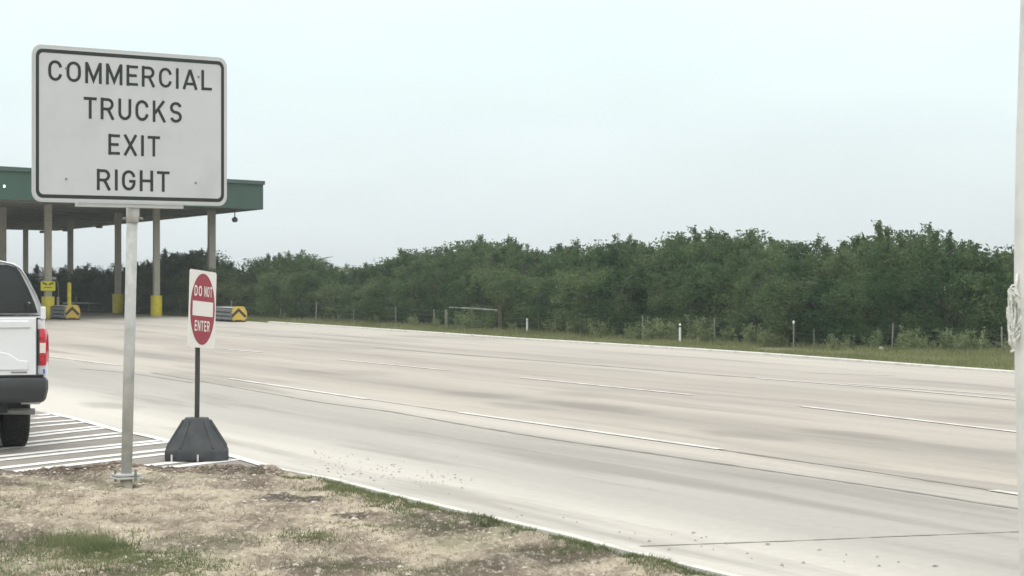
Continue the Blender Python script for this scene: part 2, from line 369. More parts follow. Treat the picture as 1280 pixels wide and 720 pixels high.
hm = MB()
def crop1(x, y): return (x / 6.544, 510 + y / 6.545)
def stripe(a, bb, w=.17): strip_px(hm, [a, bb], w, .009)
for q in [((258, 92), (500, 70)), ((300, 65), (430, 52)), ((150, 138), (640, 100)), ((150, 170), (700, 120)), ((-100, 250), (800, 155)), ((-100, 278), (880, 165)),
          ((-100, 320), (985, 207)), ((-100, 352), (1010, 230))]:
    stripe(crop1(*q[0]), crop1(*q[1]))
for a, bb in [((-60, 577.5), (206, 550.6)), ((-60, 582.5), (212, 553)), ((-40, 590.5), (222, 561)), ((-40, 597), (230, 565.5)), ((92, 593.6), (268, 573)), ((120, 596), (297, 575)), ((257, 588.6), (336, 584.2))]:
    stripe(a, bb)
for k in range(12):   # the same hatching carries on under and beyond the pickup
    a0 = (-200, 573 - k * 9.2); a1 = (-30 - k * 4, 556 - k * 9.0)
    if a1[1] > 500: strip_px(hm, [a0, a1], .17, .009)
strip_px(hm, HEDGE[2:], .12, .0125)
hat = hm.build('hatch_markings', M['paint']); tag(hat, kind='structure')

# joints between the slabs: narrow dark sealed lines
jm = MB()
m_j = mat('joint_sealant', (.215, .20, .178), .9, var=.4, scale=1.2)
def joint(pts, w):
    out = []
    for i in range(len(pts) - 1): out += dens(pts[i], pts[i + 1], 14)[:-1]
    out.append(pts[-1]); ws = [w * random.uniform(.35, 1.25) for _ in out]
    strip_px(jm, out, ws, .0035)
joint([(190, 466), (400, 503), (490, 515), (572, 529.6), (669, 546), (841, 571), (1084, 606.7), (1350, 648)], .07)
joint([(461, 499.5), (574, 516)], .04); joint([(901, 562.5), (1084, 589), (1240, 613)], .07)
joint([(470, 435), (700, 453), (900, 469.5), (945, 472.5)], .09)
joint([(300, 418.7), (390, 423)], .10)
joint([(800, 683), (1000, 676), (1100, 671.5), (1271, 665), (1500, 656)], .035)
joint([(1000, 466), (1120, 470)], .05)
joint([(100, 461), (160, 466), (250, 480)], .05)
jo = jm.build('slab_joints', m_j); tag(jo, kind='structure')

# kerbs (real steps)
def kerb(name, pts, wd, h, side):
    mb = MB(); rings = []
    P = []
    for i in range(len(pts) - 1):
        n = max(1, int((pts[i + 1] - pts[i]).length / 1.5))
        P += [pts[i].lerp(pts[i + 1], k / n) for k in range(n)]
    P.append(pts[-1])
    for i, p in enumerate(P):
        d = (P[min(i + 1, len(P) - 1)] - P[max(i - 1, 0)]).normalized(); n = Vector((-d.y, d.x, 0)) * side
        jig = random.uniform(-.01, .01)
        rings.append([p + Vector((0, 0, -.06)) + n * jig, p + n * (.012 + jig) + Vector((0, 0, h - .012)), p + n * (.03 + jig) + Vector((0, 0, h)), p + n * wd + Vector((0, 0, h)), p + n * (wd + .002) + Vector((0, 0, -.06))])
    mb.loft(rings); o = mb.build(name, M['kerb']); tag(o, kind='structure'); return o
kerb('kerb', [p.copy() for p in kf[2:]], .15, .045, 1)
kerb('kerb', [p.copy() for p in kn[1:]], .10, .045, -1)

# bare dirt: a modelled, lumpy surface
def edge_x(Y):
    for i in range(len(kn) - 1):
        a, bb = kn[i], kn[i + 1]
        if (a.y - Y) * (bb.y - Y) <= 0 and a.y != bb.y: return a.x + (bb.x - a.x) * (Y - a.y) / (bb.y - a.y)
    return kn[0].x if Y > kn[0].y else kn[-1].x
YB = 22.05
def dirt_h(x, Y, e):
    n = noise.fractal(Vector((x * 1.3, Y * 1.3, 0)), 1, 2, 5); n2 = noise.fractal(Vector((x * 8, Y * 5, 3)), .8, 2, 5) * 1.5
    back = max(0, 1 - (YB - Y) / .9)
    hh = .045 + .03 * n + .016 * n2 + .035 * back * (1 + noise.noise(Vector((x * 2.1, 0, 5))) * 1.3)
    return hh * min(1, e / .12)
def ybk(x): return YB + .16 * noise.noise(Vector((x * 1.7, 2, 0))) + .07 * noise.noise(Vector((x * 7, 4, 0)))
rows = [YB - .0 - i * .032 for i in range(0, 270)]
yy = rows[-1]
while yy > -10: yy -= .5; rows.append(yy)
vs = []; fs = []; NX = 420
for i, Y in enumerate(rows):
    xr = edge_x(Y) - .13 if Y < kn[1].y else kn[1].x - .15 + (Y - kn[1].y) * -.1
    xl = -640 / F * Y - 1.2 if Y > 13.4 else -20
    for k in range(NX):
        u = k / (NX - 1); x = xl + (xr - xl) * u
        yv = Y if i > 40 else Y + (ybk(x) - YB) * (1 - i / 40)
        e = min(i * .032, xr - x + .001)
        z = dirt_h(x, yv, max(e, 0)) if e > 0 else -.01
        if i == 0: z = -.01
        vs.append((x, yv, z))
for i in range(len(rows) - 1):
    for k in range(NX - 1): a = i * NX + k; fs.append((a, a + 1, a + NX + 1, a + NX))
dm = MB(); dm.v = vs; dm.f = fs; do = dm.build('dirt_ground', M['dirt'], smooth=True); tag(do, kind='structure')
# continue the dirt to the left, outside the frame
sheet('dirt_ground', [(-60, -10), (-5, -10), (-5, 12), (-4.2, 21.0), (-60, 21.0)], .012, M['dirt'])
from mathutils.bvhtree import BVHTree
def gz(x, Y):
    e = min(YB - Y, edge_x(Y) - .13 - x if Y < kn[1].y else kn[1].x - .15 - x)
    return dirt_h(x, Y, max(e, 0)) if e > 0 else 0

# woodland floor under the trees
FBASE = [(-260, 383), (0, 386), (200, 393), (351, 399.5), (442, 402.5), (495, 406), (560, 410), (622, 413.5), (673, 416), (725, 419), (804, 424), (893, 428.5), (992, 433), (1115, 437.5), (1252, 440.5), (1340, 443)]
fb = [G(*p) for p in FBASE]
def fpath(x):
    for i in range(len(FBASE) - 1):
        if FBASE[i][0] <= x <= FBASE[i + 1][0]:
            s = (x - FBASE[i][0]) / (FBASE[i + 1][0] - FBASE[i][0]); return G(x, FBASE[i][1] + s * (FBASE[i + 1][1] - FBASE[i][1]))
    return fb[0] if x < FBASE[0][0] else fb[-1]
back = [p + Vector((sin(.4) * 1, 1, 0)) * 1.0 for p in fb]
sheet('woodland_floor', [(p.x, p.y) for p in back] + [(40, 75), (60, 250), (-120, 300)], -.022, M['floor'])

# ------------------------------------------------------------------ lettering drawn as strokes
def arcp(cx, cy, rx, ry, a0, a1, n=7):
    return [(cx + rx * cos(radians(a0 + (a1 - a0) * i / n)), cy + ry * sin(radians(a0 + (a1 - a0) * i / n))) for i in range(n + 1)]
a_ = .08
def glyphs():
    W = .66; l, r, bt, tp = a_, W - a_, a_, 1 - a_; rx = (r - l) / 2; cx = (l + r) / 2; ry = .30
    g = {}
    g['C'] = (W, [arcp(cx, tp - ry, rx, ry, 8, 180) + arcp(cx, bt + ry, rx, ry, 180, 352)])
    g['O'] = (W + .03, [arcp(cx + .015, tp - ry, rx + .015, ry, 0, 180) + arcp(cx + .015, bt + ry, rx + .015, ry, 180, 360) + [(r + .03, tp - ry)]])
    g['G'] = (W, [arcp(cx, tp - ry, rx, ry, 8, 180) + arcp(cx, bt + ry, rx, ry, 180, 352) + [(r, .46), (cx + .02, .46)]])
    g['M'] = (.80, [[(.08, 0), (.08, .999)], [(.72, 0), (.72, .999)], [(.10, .93), (.40, .16), (.70, .93)]])
    g['E'] = (.56, [[(.08, 0), (.08, 1)], [(.08, .92), (.56, .92)], [(.08, .5), (.50, .5)], [(.08, .08), (.56, .08)]])
    g['R'] = (.66, [[(.08, 0), (.08, 1)], [(.08, .92), (.36, .92)] + arcp(.36, .70, .20, .22, 90, -90) + [(.08, .48)], [(.36, .48), (.60, 0)]])
    g['I'] = (.16, [[(.08, 0), (.08, 1)]])
    g['A'] = (.76, [[(.07, 0), (.38, .97)], [(.38, .97), (.69, 0)], [(.17, .27), (.59, .27)]])
    g['L'] = (.54, [[(.08, 0), (.08, 1)], [(.08, .08), (.54, .08)]])
    g['T'] = (.60, [[(.30, 0), (.30, .92)], [(0, .92), (.60, .92)]])
    g['U'] = (.64, [[(.08, 1), (.08, .36)] + arcp(.32, .34, .24, .26, 180, 360) + [(.56, .36), (.56, 1)]])
    g['K'] = (.66, [[(.08, 0), (.08, 1)], [(.56, 1), (.10, .38)], [(.28, .60), (.60, 0)]])
    g['S'] = (.62, [arcp(.31, .71, .225, .21, 15, 180) + arcp(.31, .71, .225, .21, 180, 270)[1:] + arcp(.31, .29, .225, .21, 90, -90)[0:] + arcp(.31, .29, .225, .21, -90, -165)[1:]])
    g['X'] = (.66, [[(.06, 1), (.60, 0)], [(.60, 1), (.06, 0)]])
    g['H'] = (.66, [[(.08, 0), (.08, 1)], [(.58, 0), (.58, 1)], [(.08, .5), (.58, .5)]])
    g['D'] = (.66, [[(.08, 0), (.08, 1)], [(.08, .92), (.30, .92)] + arcp(.30, .5, .28, .42, 90, -90, 12) + [(.08, .08)]])
    g['N'] = (.68, [[(.08, 0), (.08, 1)], [(.60, 0), (.60, 1)], [(.10, .93), (.58, .07)]])
    g[' '] = (.42, [])
    return g
GL = glyphs()
def stroke(mb, pts, w, T, z):
    P = [Vector((p[0], p[1])) for p in pts]; Q = [P[0]]
    for p in P[1:]:
        if (p - Q[-1]).length > 1e-4: Q.append(p)
    P = Q; vs = []
    for i, p in enumerate(P):
        d0 = (P[i] - P[i - 1]).normalized() if i else (P[1] - P[0]).normalized()
        d1 = (P[i + 1] - P[i]).normalized() if i < len(P) - 1 else d0
        n0 = Vector((-d0.y, d0.x)); n1 = Vector((-d1.y, d1.x)); n = (n0 + n1).normalized(); k = 1 / max(.35, n.dot(n0))
        for s in (1, -1): q = p + n * (s * w / 2 * k); vs.append(T(q.x, q.y, z))
    mb.add(vs, [(2 * i, 2 * i + 1, 2 * i + 3, 2 * i + 2) for i in range(len(P) - 1)])
def write(mb, text, x0, x1, zbot, ht, y, sw=.16, gap=.17):
    """text in the local x-z plane facing -y, stretched to span x0..x1"""
    tw = sum(GL[c][0] for c in text) + gap * (len(text) - 1); k = (x1 - x0) / tw; cur = 0; q = 0
    for c in text:
        for s in GL[c][1]:
            q += 1
            stroke(mb, s, sw, lambda px, py, z, cur=cur: (x0 + (cur + px) * k, z, zbot + py * ht), y - .0012 - .0004 * (q % 4))
        cur += GL[c][0] + gap

def rrect(wd, ht, r, y, n=8, z0=0):
    pts = []
    for cx, cz, a in ((wd / 2 - r, ht - r, 0), (-wd / 2 + r, ht - r, 90), (-wd / 2 + r, r, 180), (wd / 2 - r, r, 270)):
        for i in range(n + 1):
            t_ = radians(a + 90 * i / n); pts.append((cx + r * cos(t_), y, z0 + cz + r * sin(t_)))
    return pts
def ring(mb, A, B):
    n = len(A); mb.add(A + B, [(i, (i + 1) % n, n + (i + 1) % n, n + i) for i in range(n)])

# ------------------------------------------------------------------ the big highway sign
sb = G(158, 611, .03); sb = Vector((sb.x, sb.y, 0))
SW, SH = 1.93, 1.285
ang = math.atan2(1.30, 1.44)
sg = empty('road_sign', (sb.x, sb.y, 0), 0, 'large white rectangular sign reading COMMERCIAL TRUCKS EXIT RIGHT on a steel pole', 'road sign')
lean = .055                       # the pole leans right by this much at the top
mb = MB(); mb.tube([(0, 0, .12), (lean * .5, 0, 1.3), (lean, 0, 2.62)], .047, 20); mb.build('post', M['galv'], sg, smooth=True)
mb = MB(); mb.tube([(lean - .003, 0, 2.28), (lean - .001, 0, 2.36), (lean, 0, 2.50), (lean + .01, 0, 3.3)], [.055, .056, .056, .056], 20)
mb.build('collar', M['alum'], sg, smooth=True)
mb = MB()
for s in (-1, 1): mb = MB(); mb.tube([(lean + s * .05, 0, 2.315), (lean + s * .085, 0, 2.31)], .013, 8); mb.build('set_bolt', M['steel'], sg)
fl = MB(); fl.box((0, 0, .150), (.22, .17, .022), .5); fl.box((0, 0, .124), (.23, .18, .018), .55)
flo = fl.build('slip_base', M['galv'], sg, bevel=.005)
mb = MB()
for dx, dy in ((-.085, -.05), (.085, -.05), (0, .075)): mb = MB(); mb.tube([(dx, dy, .095), (dx, dy, .195)], .012, 6); mb.build('bolt', M['steel'], flo)
mb = MB(); mb.tube([(0, 0, -.1), (0, 0, .118)], .052, 16); mb.build('stub', M['column'], sg, smooth=True)
pnl = bpy.data.objects.new('tmp', None)
zb = zat(256.5, 20.55)
R = Matrix.Rotation(ang, 4, 'Z')
mb = MB(); mb.loft([rrect(SW, SH, .085, -.004), rrect(SW, SH, .085, .004)]); panel = mb.build('sign_panel', M['alum'], sg)
panel.location = (lean + .012, -.068, zb); panel.rotation_euler = (0, radians(-.0), ang)
# sits in front of the pole along its own normal
nrm = R @ Vector((0, -1, 0)); panel.location = Vector((lean + .012, 0, zb)) + nrm * .085 - (R @ Vector((1, 0, 0))) * .075
mb = MB(); mb.add(rrect(SW - .028, SH - .028, .075, -.0055, z0=.014), [tuple(range(36))]); mb.build('sign_face', M['signface'], panel)
mb = MB(); ring(mb, rrect(SW - .066, SH - .066, .062, -.0075, z0=.033), rrect(SW - .126, SH - .126, .04, -.0075, z0=.063)); mb.build('border', M['signblack'], panel)
mb = MB()
def lineof(text, fx0, fx1, ft, fb_):
    mb = MB(); write(mb, text, -SW / 2 + fx0 * SW, -SW / 2 + fx1 * SW, SH * (1 - fb_), SH * (fb_ - ft), -.006, .132); mb.build('lettering', M['signblack'], panel)
lineof('COMMERCIAL', .076, .917, .092, .228)
lineof('TRUCKS', .252, .758, .315, .456)
lineof('EXIT', .374, .641, .548, .684)
lineof('RIGHT', .316, .691, .778, .915)
mb = MB()
for fx, fz in ((.165, .15), (.83, .15), (.165, .86), (.845, .86)):
    x, z = -SW / 2 + fx * SW, SH * fz; mb = MB(); mb.tube([(x, -.006, z), (x, -.012, z)], .009, 8); mb.build('rivet', M['steel'], panel)
for zz, wd_ in ((-.012, 1.05), (SH - .25, 1.2)): mb = MB(); mb.box((0, .035, zz), (wd_, .05, .04)); mb.build('brace', M['alum'], panel, bevel=.006)

# ------------------------------------------------------------------ DO NOT ENTER sign on its portable base
db = G(244, 577.5)
dn = empty('portable_sign', (db.x - .012, db.y + .22, 0), 0, 'red and white DO NOT ENTER sign on a black post in a portable rubber base', 'traffic sign')
def octo(w_, z, ch=.30, rot=.12):
    h2 = w_ / 2; c_ = h2 * ch * 2 * .5
    pts = [(h2, -h2 + c_), (h2, h2 - c_), (h2 - c_, h2), (-h2 + c_, h2), (-h2, h2 - c_), (-h2, -h2 + c_), (-h2 + c_, -h2), (h2 - c_, -h2)]
    return [(p[0] * cos(rot) - p[1] * sin(rot), p[0] * sin(rot) + p[1] * cos(rot), z) for p in pts]
mb = MB(); mb.loft([octo(.605, 0.0, .45), octo(.625, .03, .45), octo(.625, .10, .45), octo(.60, .125, .45), octo(.255, .40, .45), octo(.225, .425, .45)])
bs = mb.build('base', M['baseblk'], dn, bevel=.012, seg=3)
mb = MB()
for k in range(8):                                # raised ribs down the corners
    A = Vector(octo(.58, .135, .45)[k]); B = Vector(octo(.262, .395, .45)[k]); mb = MB(); mb.tube([A, B], .013, 6); mb.build('rib', M['baseblk'], bs)
mb = MB()
for px in (-.205, .05):
    mb = MB(); mb.box((px, -.322 + (0.0 if px < 0 else .004), .043), (.018, .02, .07), .12); mb.build('reflector', M['alum'], bs, bevel=.003)
mb = MB(); mb.box((.015, 0, .055), (.05, .05, .01))
DL = .010
mb = MB(); mb.tube([(0, 0, .40), (DL * .5, 0, .8), (DL, 0, 1.60)], .026, 4); mb.build('post', M['post'], dn, bevel=.004)
dang = math.atan2(.60, .19)
DW, DH = .62, .765
zb2 = zat(437, 23.6)
mb = MB(); mb.loft([rrect(DW, DH, .03, -.003), rrect(DW, DH, .03, .003)]); dp_ = mb.build('sign_panel', M['signwhite'], dn)
nr = Matrix.Rotation(dang, 4, 'Z') @ Vector((0, -1, 0))
dp_.location = Vector((DL + .004, 0, zb2 + .012)) + nr * .032; dp_.rotation_euler = (0, radians(3.6), dang)
mb = MB(); el = [(DW * .46 * cos(2 * pi * i / 64), -.0048, DH * .5 + DH * .462 * sin(2 * pi * i / 64)) for i in range(64)]
mb.add(el, [tuple(range(64))]); mb.build('red_disc', M['signred'], dp_)
mb = MB(); mb.add([(-DW * .385, -.0062, DH * .41), (DW * .385, -.0062, DH * .41), (DW * .385, -.0062, DH * .60), (-DW * .385, -.0062, DH * .60)], [(0, 1, 2, 3)]); mb.build('white_bar', M['signwhite'], dp_)
for tx, xa, xb in (('DO', -.33, -.055), ('NOT', .035, .33)): mb = MB(); write(mb, tx, DW * xa, DW * xb, DH * .665, DH * .135, -.005, .17, .2); mb.build('lettering', M['signwhite'], dp_)
mb = MB(); write(mb, 'ENTER', -DW * .29, DW * .27, DH * .215, DH * .135, -.005, .17, .2)
mb.build('lettering', M['signwhite'], dp_)
mb = MB()
for z in (.10, .9): mb = MB(); mb.tube([(0, -.006, DH * z), (0, -.011, DH * z)], .007, 8); mb.build('bolt', M['steel'], dp_)

# ------------------------------------------------------------------ pickup with camper shell
THT = radians(17)
hv = Vector((-sin(THT), cos(THT), 0)); rv = Vector((cos(THT), sin(THT), 0))
prr = Vector((-578 / F * 24.6, 24.6, 0)); rc = prr - rv * 1.0
tk = empty('pickup_truck', (rc.x, rc.y, 0), THT, 'white pickup truck with a dark-windowed camper shell, seen from behind', 'pickup truck')
# local: x right, y forward, y=0 rear of the bumper
WB, RA = 3.68, 1.22
def arch(yc, r, z0, n=10): return [(yc - r * cos(pi * i / n), z0 + r * sin(pi * i / n)) for i in range(n + 1)]
prof = [(.13, .62), (.62, .55)] + [(y, z) for y, z in arch(RA, .50, .46)] + [(2.4, .42), (RA + WB - .62, .42)] + [(y, z) for y, z in arch(RA + WB, .50, .46)] + [(5.72, .45), (5.84, .62), (5.84, .98), (5.70, 1.16), (4.55, 1.24), (4.3, 1.30), (2.35, 1.40), (.16, 1.415), (.12, 1.36), (.11, .9)]
def slab(mb, prof, half, inset=.0):
    n = len(prof)
    xs = [-half, -half + .10, half - .10, half]
    rings = []
    for x in xs:
        rr = []
        for (y, z) in prof:
            xx = x * (1 - .035 * max(0, (z - 1.0) / .42)) * (1 - .05 * max(0, (y - 5.2) / .6))
            rr.append((xx, y, z))
        rings.append(rr)
    mb.loft(rings)
mb = MB(); slab(mb, prof, 1.0); mb.build('body', M['truck'], tk, bevel=.035, seg=3)
# cab greenhouse
def sect(y, zs, xs): return [(x, y, z) for x, z in zip(xs, zs)]
def cabring(y, zt, xt, zb_=1.28, xb=.93):
    return [(-xb, y, zb_), (-(xb + xt) / 2 - .03, y, (zb_ + zt) / 2), (-xt, y, zt - .06), (-xt + .12, y, zt), (xt - .12, y, zt), (xt, y, zt - .06), ((xb + xt) / 2 + .03, y, (zb_ + zt) / 2), (xb, y, zb_)]
mb = MB(); mb.loft([cabring(2.18, 1.86, .70), cabring(2.3, 1.91, .71), cabring(3.2, 1.93, .72), cabring(3.75, 1.88, .71), cabring(4.05, 1.66, .76), cabring(4.5, 1.31, .86, 1.25)])
mb.build('cab', M['truck'], tk, smooth=False, bevel=.03)
for s in (-1, 1):
    mb = MB(); mb.add([(s * .945, 2.35, 1.44), (s * .945, 4.12, 1.40), (s * .80, 3.72, 1.80), (s * .80, 2.45, 1.83)], [(0, 1, 2, 3)]); mb.build('cab_window', M['glass'], tk)
    mb = MB(); mb.box((s * .97, 4.15, 1.42), (.2, .10, .17)); mb.build('wing_mirror', M['seal'], tk, bevel=.02)
mb = MB(); mb.add([(-.80, 4.40, 1.40), (.80, 4.40, 1.40), (.68, 3.88, 1.82), (-.68, 3.88, 1.82)], [(0, 1, 2, 3)]); mb.build('windscreen', M['glass'], tk)
# camper shell
XS = [(.955, 1.425), (.945, 1.50), (.875, 1.66), (.785, 1.83), (.735, 1.905), (.66, 1.955), (.52, 1.985), (.25, 1.998)]
def shell(y, k=1.0, dz=0): pts = [(x, z) for x, z in XS] + [(-x, z) for x, z in XS[::-1]]; return [(x * k, y, 1.425 + (z + dz - 1.425) * k) for x, z in pts]
mb = MB(); mb.loft([shell(.20, .975), shell(.17, .985), shell(.19, 1), shell(.30, 1), shell(2.1, 1), shell(2.16, .97)]); sh = mb.build('camper_shell', M['truck'], tk, bevel=.012)
# rear window of the shell, raised rubber frame and glass following its outline
def wout(k, y, zb_=1.445, m=.0):
    P = [(.895 - m, zb_ + m), (.86 - m, 1.555), (.800 - m, 1.70), (.715 - m, 1.865), (.675 - m, 1.915 - m), (.59 - m, 1.94 - m), (.25, 1.948 - m)]
    P = P + [(-x, z) for x, z in P[::-1]]; return [(x, y, z) for x, z in P]
mb = MB(); mb.loft([wout(1, .150), wout(1, .175)]); wn = mb.build('rear_window', M['seal'], tk)
mb = MB(); mb.loft([wout(1, .143, m=.028), wout(1, .149, m=.026)]); gp = mb.build('pane', M['glass'], wn)
mb = MB(); mb.box((0, .139, 1.50), (1.72, .012, .10)); mb.build('sill', M['seal'], wn, bevel=.004)
mb = MB(); mb.tube([(.79, .15, 1.535), (.79, .10, 1.535)], .026, 12); mb.box((.79, .095, 1.515), (.03, .02, .075)); lk = mb.build('latch', M['seal'], wn, bevel=.004)
mb = MB(); mb.tube([(.80, .102, 1.548), (.80, .088, 1.548)], .013, 10); mb.build('lock', M['chrome'], lk)
mb = MB()
for s in (-1, 1): mb = MB(); mb.box((s * .945, .125, 1.445), (.055, .06, .13)); mb.build('shell_clamp', M['truck'], sh, bevel=.01)
# tailgate with its pressed recess
mb = MB(); mb.box((0, .105, 1.10), (1.755, .05, .60)); tg = mb.build('tailgate', M['truck'], tk, bevel=.014, seg=3)
P = [(-.80, .86), (.80, .86), (.80, .955), (.70, .965), (.60, 1.035), (.50, 1.055), (-.50, 1.055), (-.60, 1.035), (-.70, .965), (-.80, .955)]
mb = MB(); mb.loft([[(x, .088, z) for x, z in P], [(x * .985, .068, z * .99 + .008) for x, z in P]]); mb.build('pressed_panel', M['truck'], tg, bevel=.01)
P = [(-.82, 1.30), (.82, 1.30), (.80, 1.375), (-.80, 1.375)]
mb = MB(); mb.loft([[(x, .088, z) for x, z in P], [(x, .066, z - .01) for x, z in P]]); mb.build('spoiler_lip', M['truck'], tg, bevel=.012)
mb = MB(); mb.box((0, .078, 1.20), (.26, .02, .06)); mb.build('handle', M['seal'], tg, bevel=.008)
mb = MB(); mb.box((.70, .079, .838), (.16, .008, .014)); mb.build('badge', M['steel'], tg)
mb = MB()
for x in (-.884, .884): mb = MB(); mb.box((x, .103, 1.10), (.008, .05, .60)); mb.build('shut_line', M['seal'], tg)
for s in (-1, 1):
    mb = MB(); mb.loft([[(s * x, y, z) for x, y, z in ((.895, .085, .905), (.97, .095, .905), (1.005, .17, .91), (1.005, .32, .95), (.93, .32, .95), (.895, .14, .92))],
                        [(s * x, y, z) for x, y, z in ((.892, .07, 1.0), (.972, .08, 1.0), (1.012, .16, 1.0), (1.012, .34, 1.0), (.93, .34, 1.0), (.89, .14, 1.0))],
                        [(s * x, y, z) for x, y, z in ((.89, .072, 1.22), (.965, .082, 1.22), (1.004, .16, 1.22), (1.004, .33, 1.22), (.93, .33, 1.22), (.885, .14, 1.22))],
                        [(s * x, y, z) for x, y, z in ((.888, .085, 1.285), (.955, .095, 1.285), (.99, .17, 1.28), (.99, .30, 1.26), (.93, .30, 1.26), (.885, .14, 1.27))]])
    tl = mb.build('tail_light', M['red'], tk, bevel=.006)
    mb = MB(); mb.box((s * .937, .071, 1.085), (.062, .014, .105)); mb.build('reversing_lens', M['clear'], tl, bevel=.004)
    for zl in (1.185, .965): mb = MB(); mb.box((s * .932, .073, zl), (.05, .012, .035)); mb.build('lens', M['red'], tl, bevel=.004)
    mb = MB(); mb.box((s * .896, .073, 1.095), (.014, .02, .36)); mb.build('trim', M['seal'], tl)
mb = MB(); mb.box((.955, .098, .845), (.016, .03, .045)); mb.build('sticker', M['blue'], tk)
# bumper: curved ends
def bump_ring(z, o, d=0):
    pts = []
    for x in (-1.0, -.97, -.88, -.6, 0, .6, .88, .97, 1.0): pts.append((x * o, .02 + (.11 if abs(x) == 1 else .045 if abs(x) > .95 else .01 if abs(x) > .8 else 0) + d, z))
    return pts + [(.98 * o, .30, z), (.80 * o, .30, z), (.80 * o, .14, z), (-.80 * o, .14, z), (-.80 * o, .30, z), (-.98 * o, .30, z)]
mb = MB(); mb.loft([bump_ring(.525, .955, .06), bump_ring(.56, .98, .015), bump_ring(.66, 1.0, -.005), bump_ring(.74, 1.0, 0), bump_ring(.785, .985, .02)])
mb.build('bumper', M['bumper'], tk, bevel=.015, seg=3)
mb = MB(); mb.box((0, .15, .80), (1.9, .16, .025)); mb.build('step_pad', M['rubber'], tk, bevel=.01)
mb = MB(); mb.tube([(-.55, .75, .44), (.1, .60, .43), (.55, .40, .425), (.885, .33, .42)], .034, 14); mb.build('exhaust_pipe', M['steel'], tk, smooth=True)
mb = MB(); mb.box((0, 2.9, .50), (1.5, 5.0, .22)); mb.box((0, .35, .48), (1.2, .12, .14)); mb.build('chassis', M['seal'], tk)
mb = MB(); mb.tube([(-.8, RA, .40), (.8, RA, .40)], .06, 10); mb.tube([(-.15, RA, .38), (.15, RA, .38)], .16, 12); mb.build('rear_axle', M['seal'], tk)
for s in (-1, 1):
    mb = MB(); mb.box((s * .80, RA, .74), (.30, 1.06, .02)); mb.box((s * .66, RA, .70), (.03, 1.0, .5)); mb.box((s*.80, RA + .52, .52), (.3, .02, .42)); mb.build('wheel_liner', M['seal'], tk)
for s in (-1, 1):
    for yy in (RA, RA + WB):
        wh = bpy.data.objects.new('wheel', None); C.objects.link(wh); wh.parent = tk; wh.location = (s * .755, yy, .40)
        prof_t = [(-.13, .24), (-.14, .33), (-.125, .375), (-.09, .398), (.09, .398), (.125, .375), (.14, .33), (.13, .24)]
        mb = MB(); n = 40
        mb.loft([[(px, pr * cos(2 * pi * k / n), pr * sin(2 * pi * k / n)) for px, pr in prof_t] for k in range(n)], cap=False)
        bq = (n - 1) * len(prof_t); L_ = len(prof_t); mb.f += [(bq + k, bq + (k + 1) % L_, (k + 1) % L_, k) for k in range(L_)]
        for k in range(n * 2):
            a0 = 2 * pi * k / (n * 2)
            for q, xx in enumerate((-.085, -.03, .03, .085)):
                a = a0 + (q % 2) * pi / (n * 2); mb.box((0, 0, 0), (.001, .001, .001)) if False else mb.add([(xx + dx, r_ * cos(a + da), r_ * sin(a + da)) for r_ in (.396, .406) for dx, da in ((-.022, -.026), (.022, -.026), (.022, .026), (-.022, .026))], [(0, 1, 2, 3), (4, 5, 6, 7), (0, 1, 5, 4), (1, 2, 6, 5), (2, 3, 7, 6), (3, 0, 4, 7)])
        mb.build('tyre', M['rubber'], wh)
        mb = MB(); mb.tube([(s * .02, 0, 0), (s * .07, 0, 0)], .245, 28)
        for k in range(6):
            a = 2 * pi * k / 6; mb.tube([(s * .085, 0, 0), (s * .10, .22 * cos(a), .22 * sin(a))], .03, 8)
        mb.build('rim', M['steel'], wh)

# ------------------------------------------------------------------ toll canopy
ZS = 4.70
A = PZ(329, 105.6); Fq = Vector((-24.6, 82, 0)); B = PZ(72, 158); Gq = Fq + (B - A)
def zplane(P, z): return [(p.x, p.y, z) for p in P]
cp = [A, B, Gq, Fq]
cn = empty('canopy', ((A.x + Gq.x) / 2, (A.y + Gq.y) / 2, 0), 0, 'long flat checkpoint canopy with a green fascia behind the large white sign', 'canopy')
cn_off = Vector(cn.location)
def rel(P): return [p - cn_off for p in P]
cpr = rel(cp)
cen = sum(cpr, Vector()) / 4
def grow(P, d): return [p + (p - cen).normalized() * d for p in P]
mb = MB(); ring(mb, zplane(cpr, ZS - .03), zplane(cpr, 5.78)); inn = grow(cpr, -.3); ring(mb, zplane(inn, ZS - .03), zplane(inn, 5.78)); ring(mb, zplane(cpr, ZS - .03), zplane(inn, ZS - .03))
mb.build('fascia', M['green'], cn)
mb = MB(); mb.loft([zplane(grow(cpr, .12), 5.76), zplane(grow(cpr, .12), 5.92)]); mb.build('roof_coping', M['greencap'], cn)
mb = MB(); mb.loft([zplane(grow(cpr, -.02), ZS), zplane(grow(cpr, -.02), ZS + .1)]); mb.build('soffit', M['soffit'], cn)
for k in range(9):       # ribs of the soffit
    s0 = cpr[0].lerp(cpr[1], (k + .5) / 9); s1 = cpr[3].lerp(cpr[2], (k + .5) / 9)
    mb = MB(); d = (s1 - s0); mb.box(((s0 + s1) / 2 + Vector((0, 0, ZS - .02))), (d.length - .8, .12, .05), math.atan2(d.y, d.x)); mb.build('soffit_beam', M['soffit'], cn)
cols = [(3, 103, .36), (60, 99, .33), (195.5, 104, .31), (264.5, 107, .37), (147.5, 112, .32), (88, 128, .33), (32, 145, .34)]
clr = math.atan2(RD.y, RD.x)
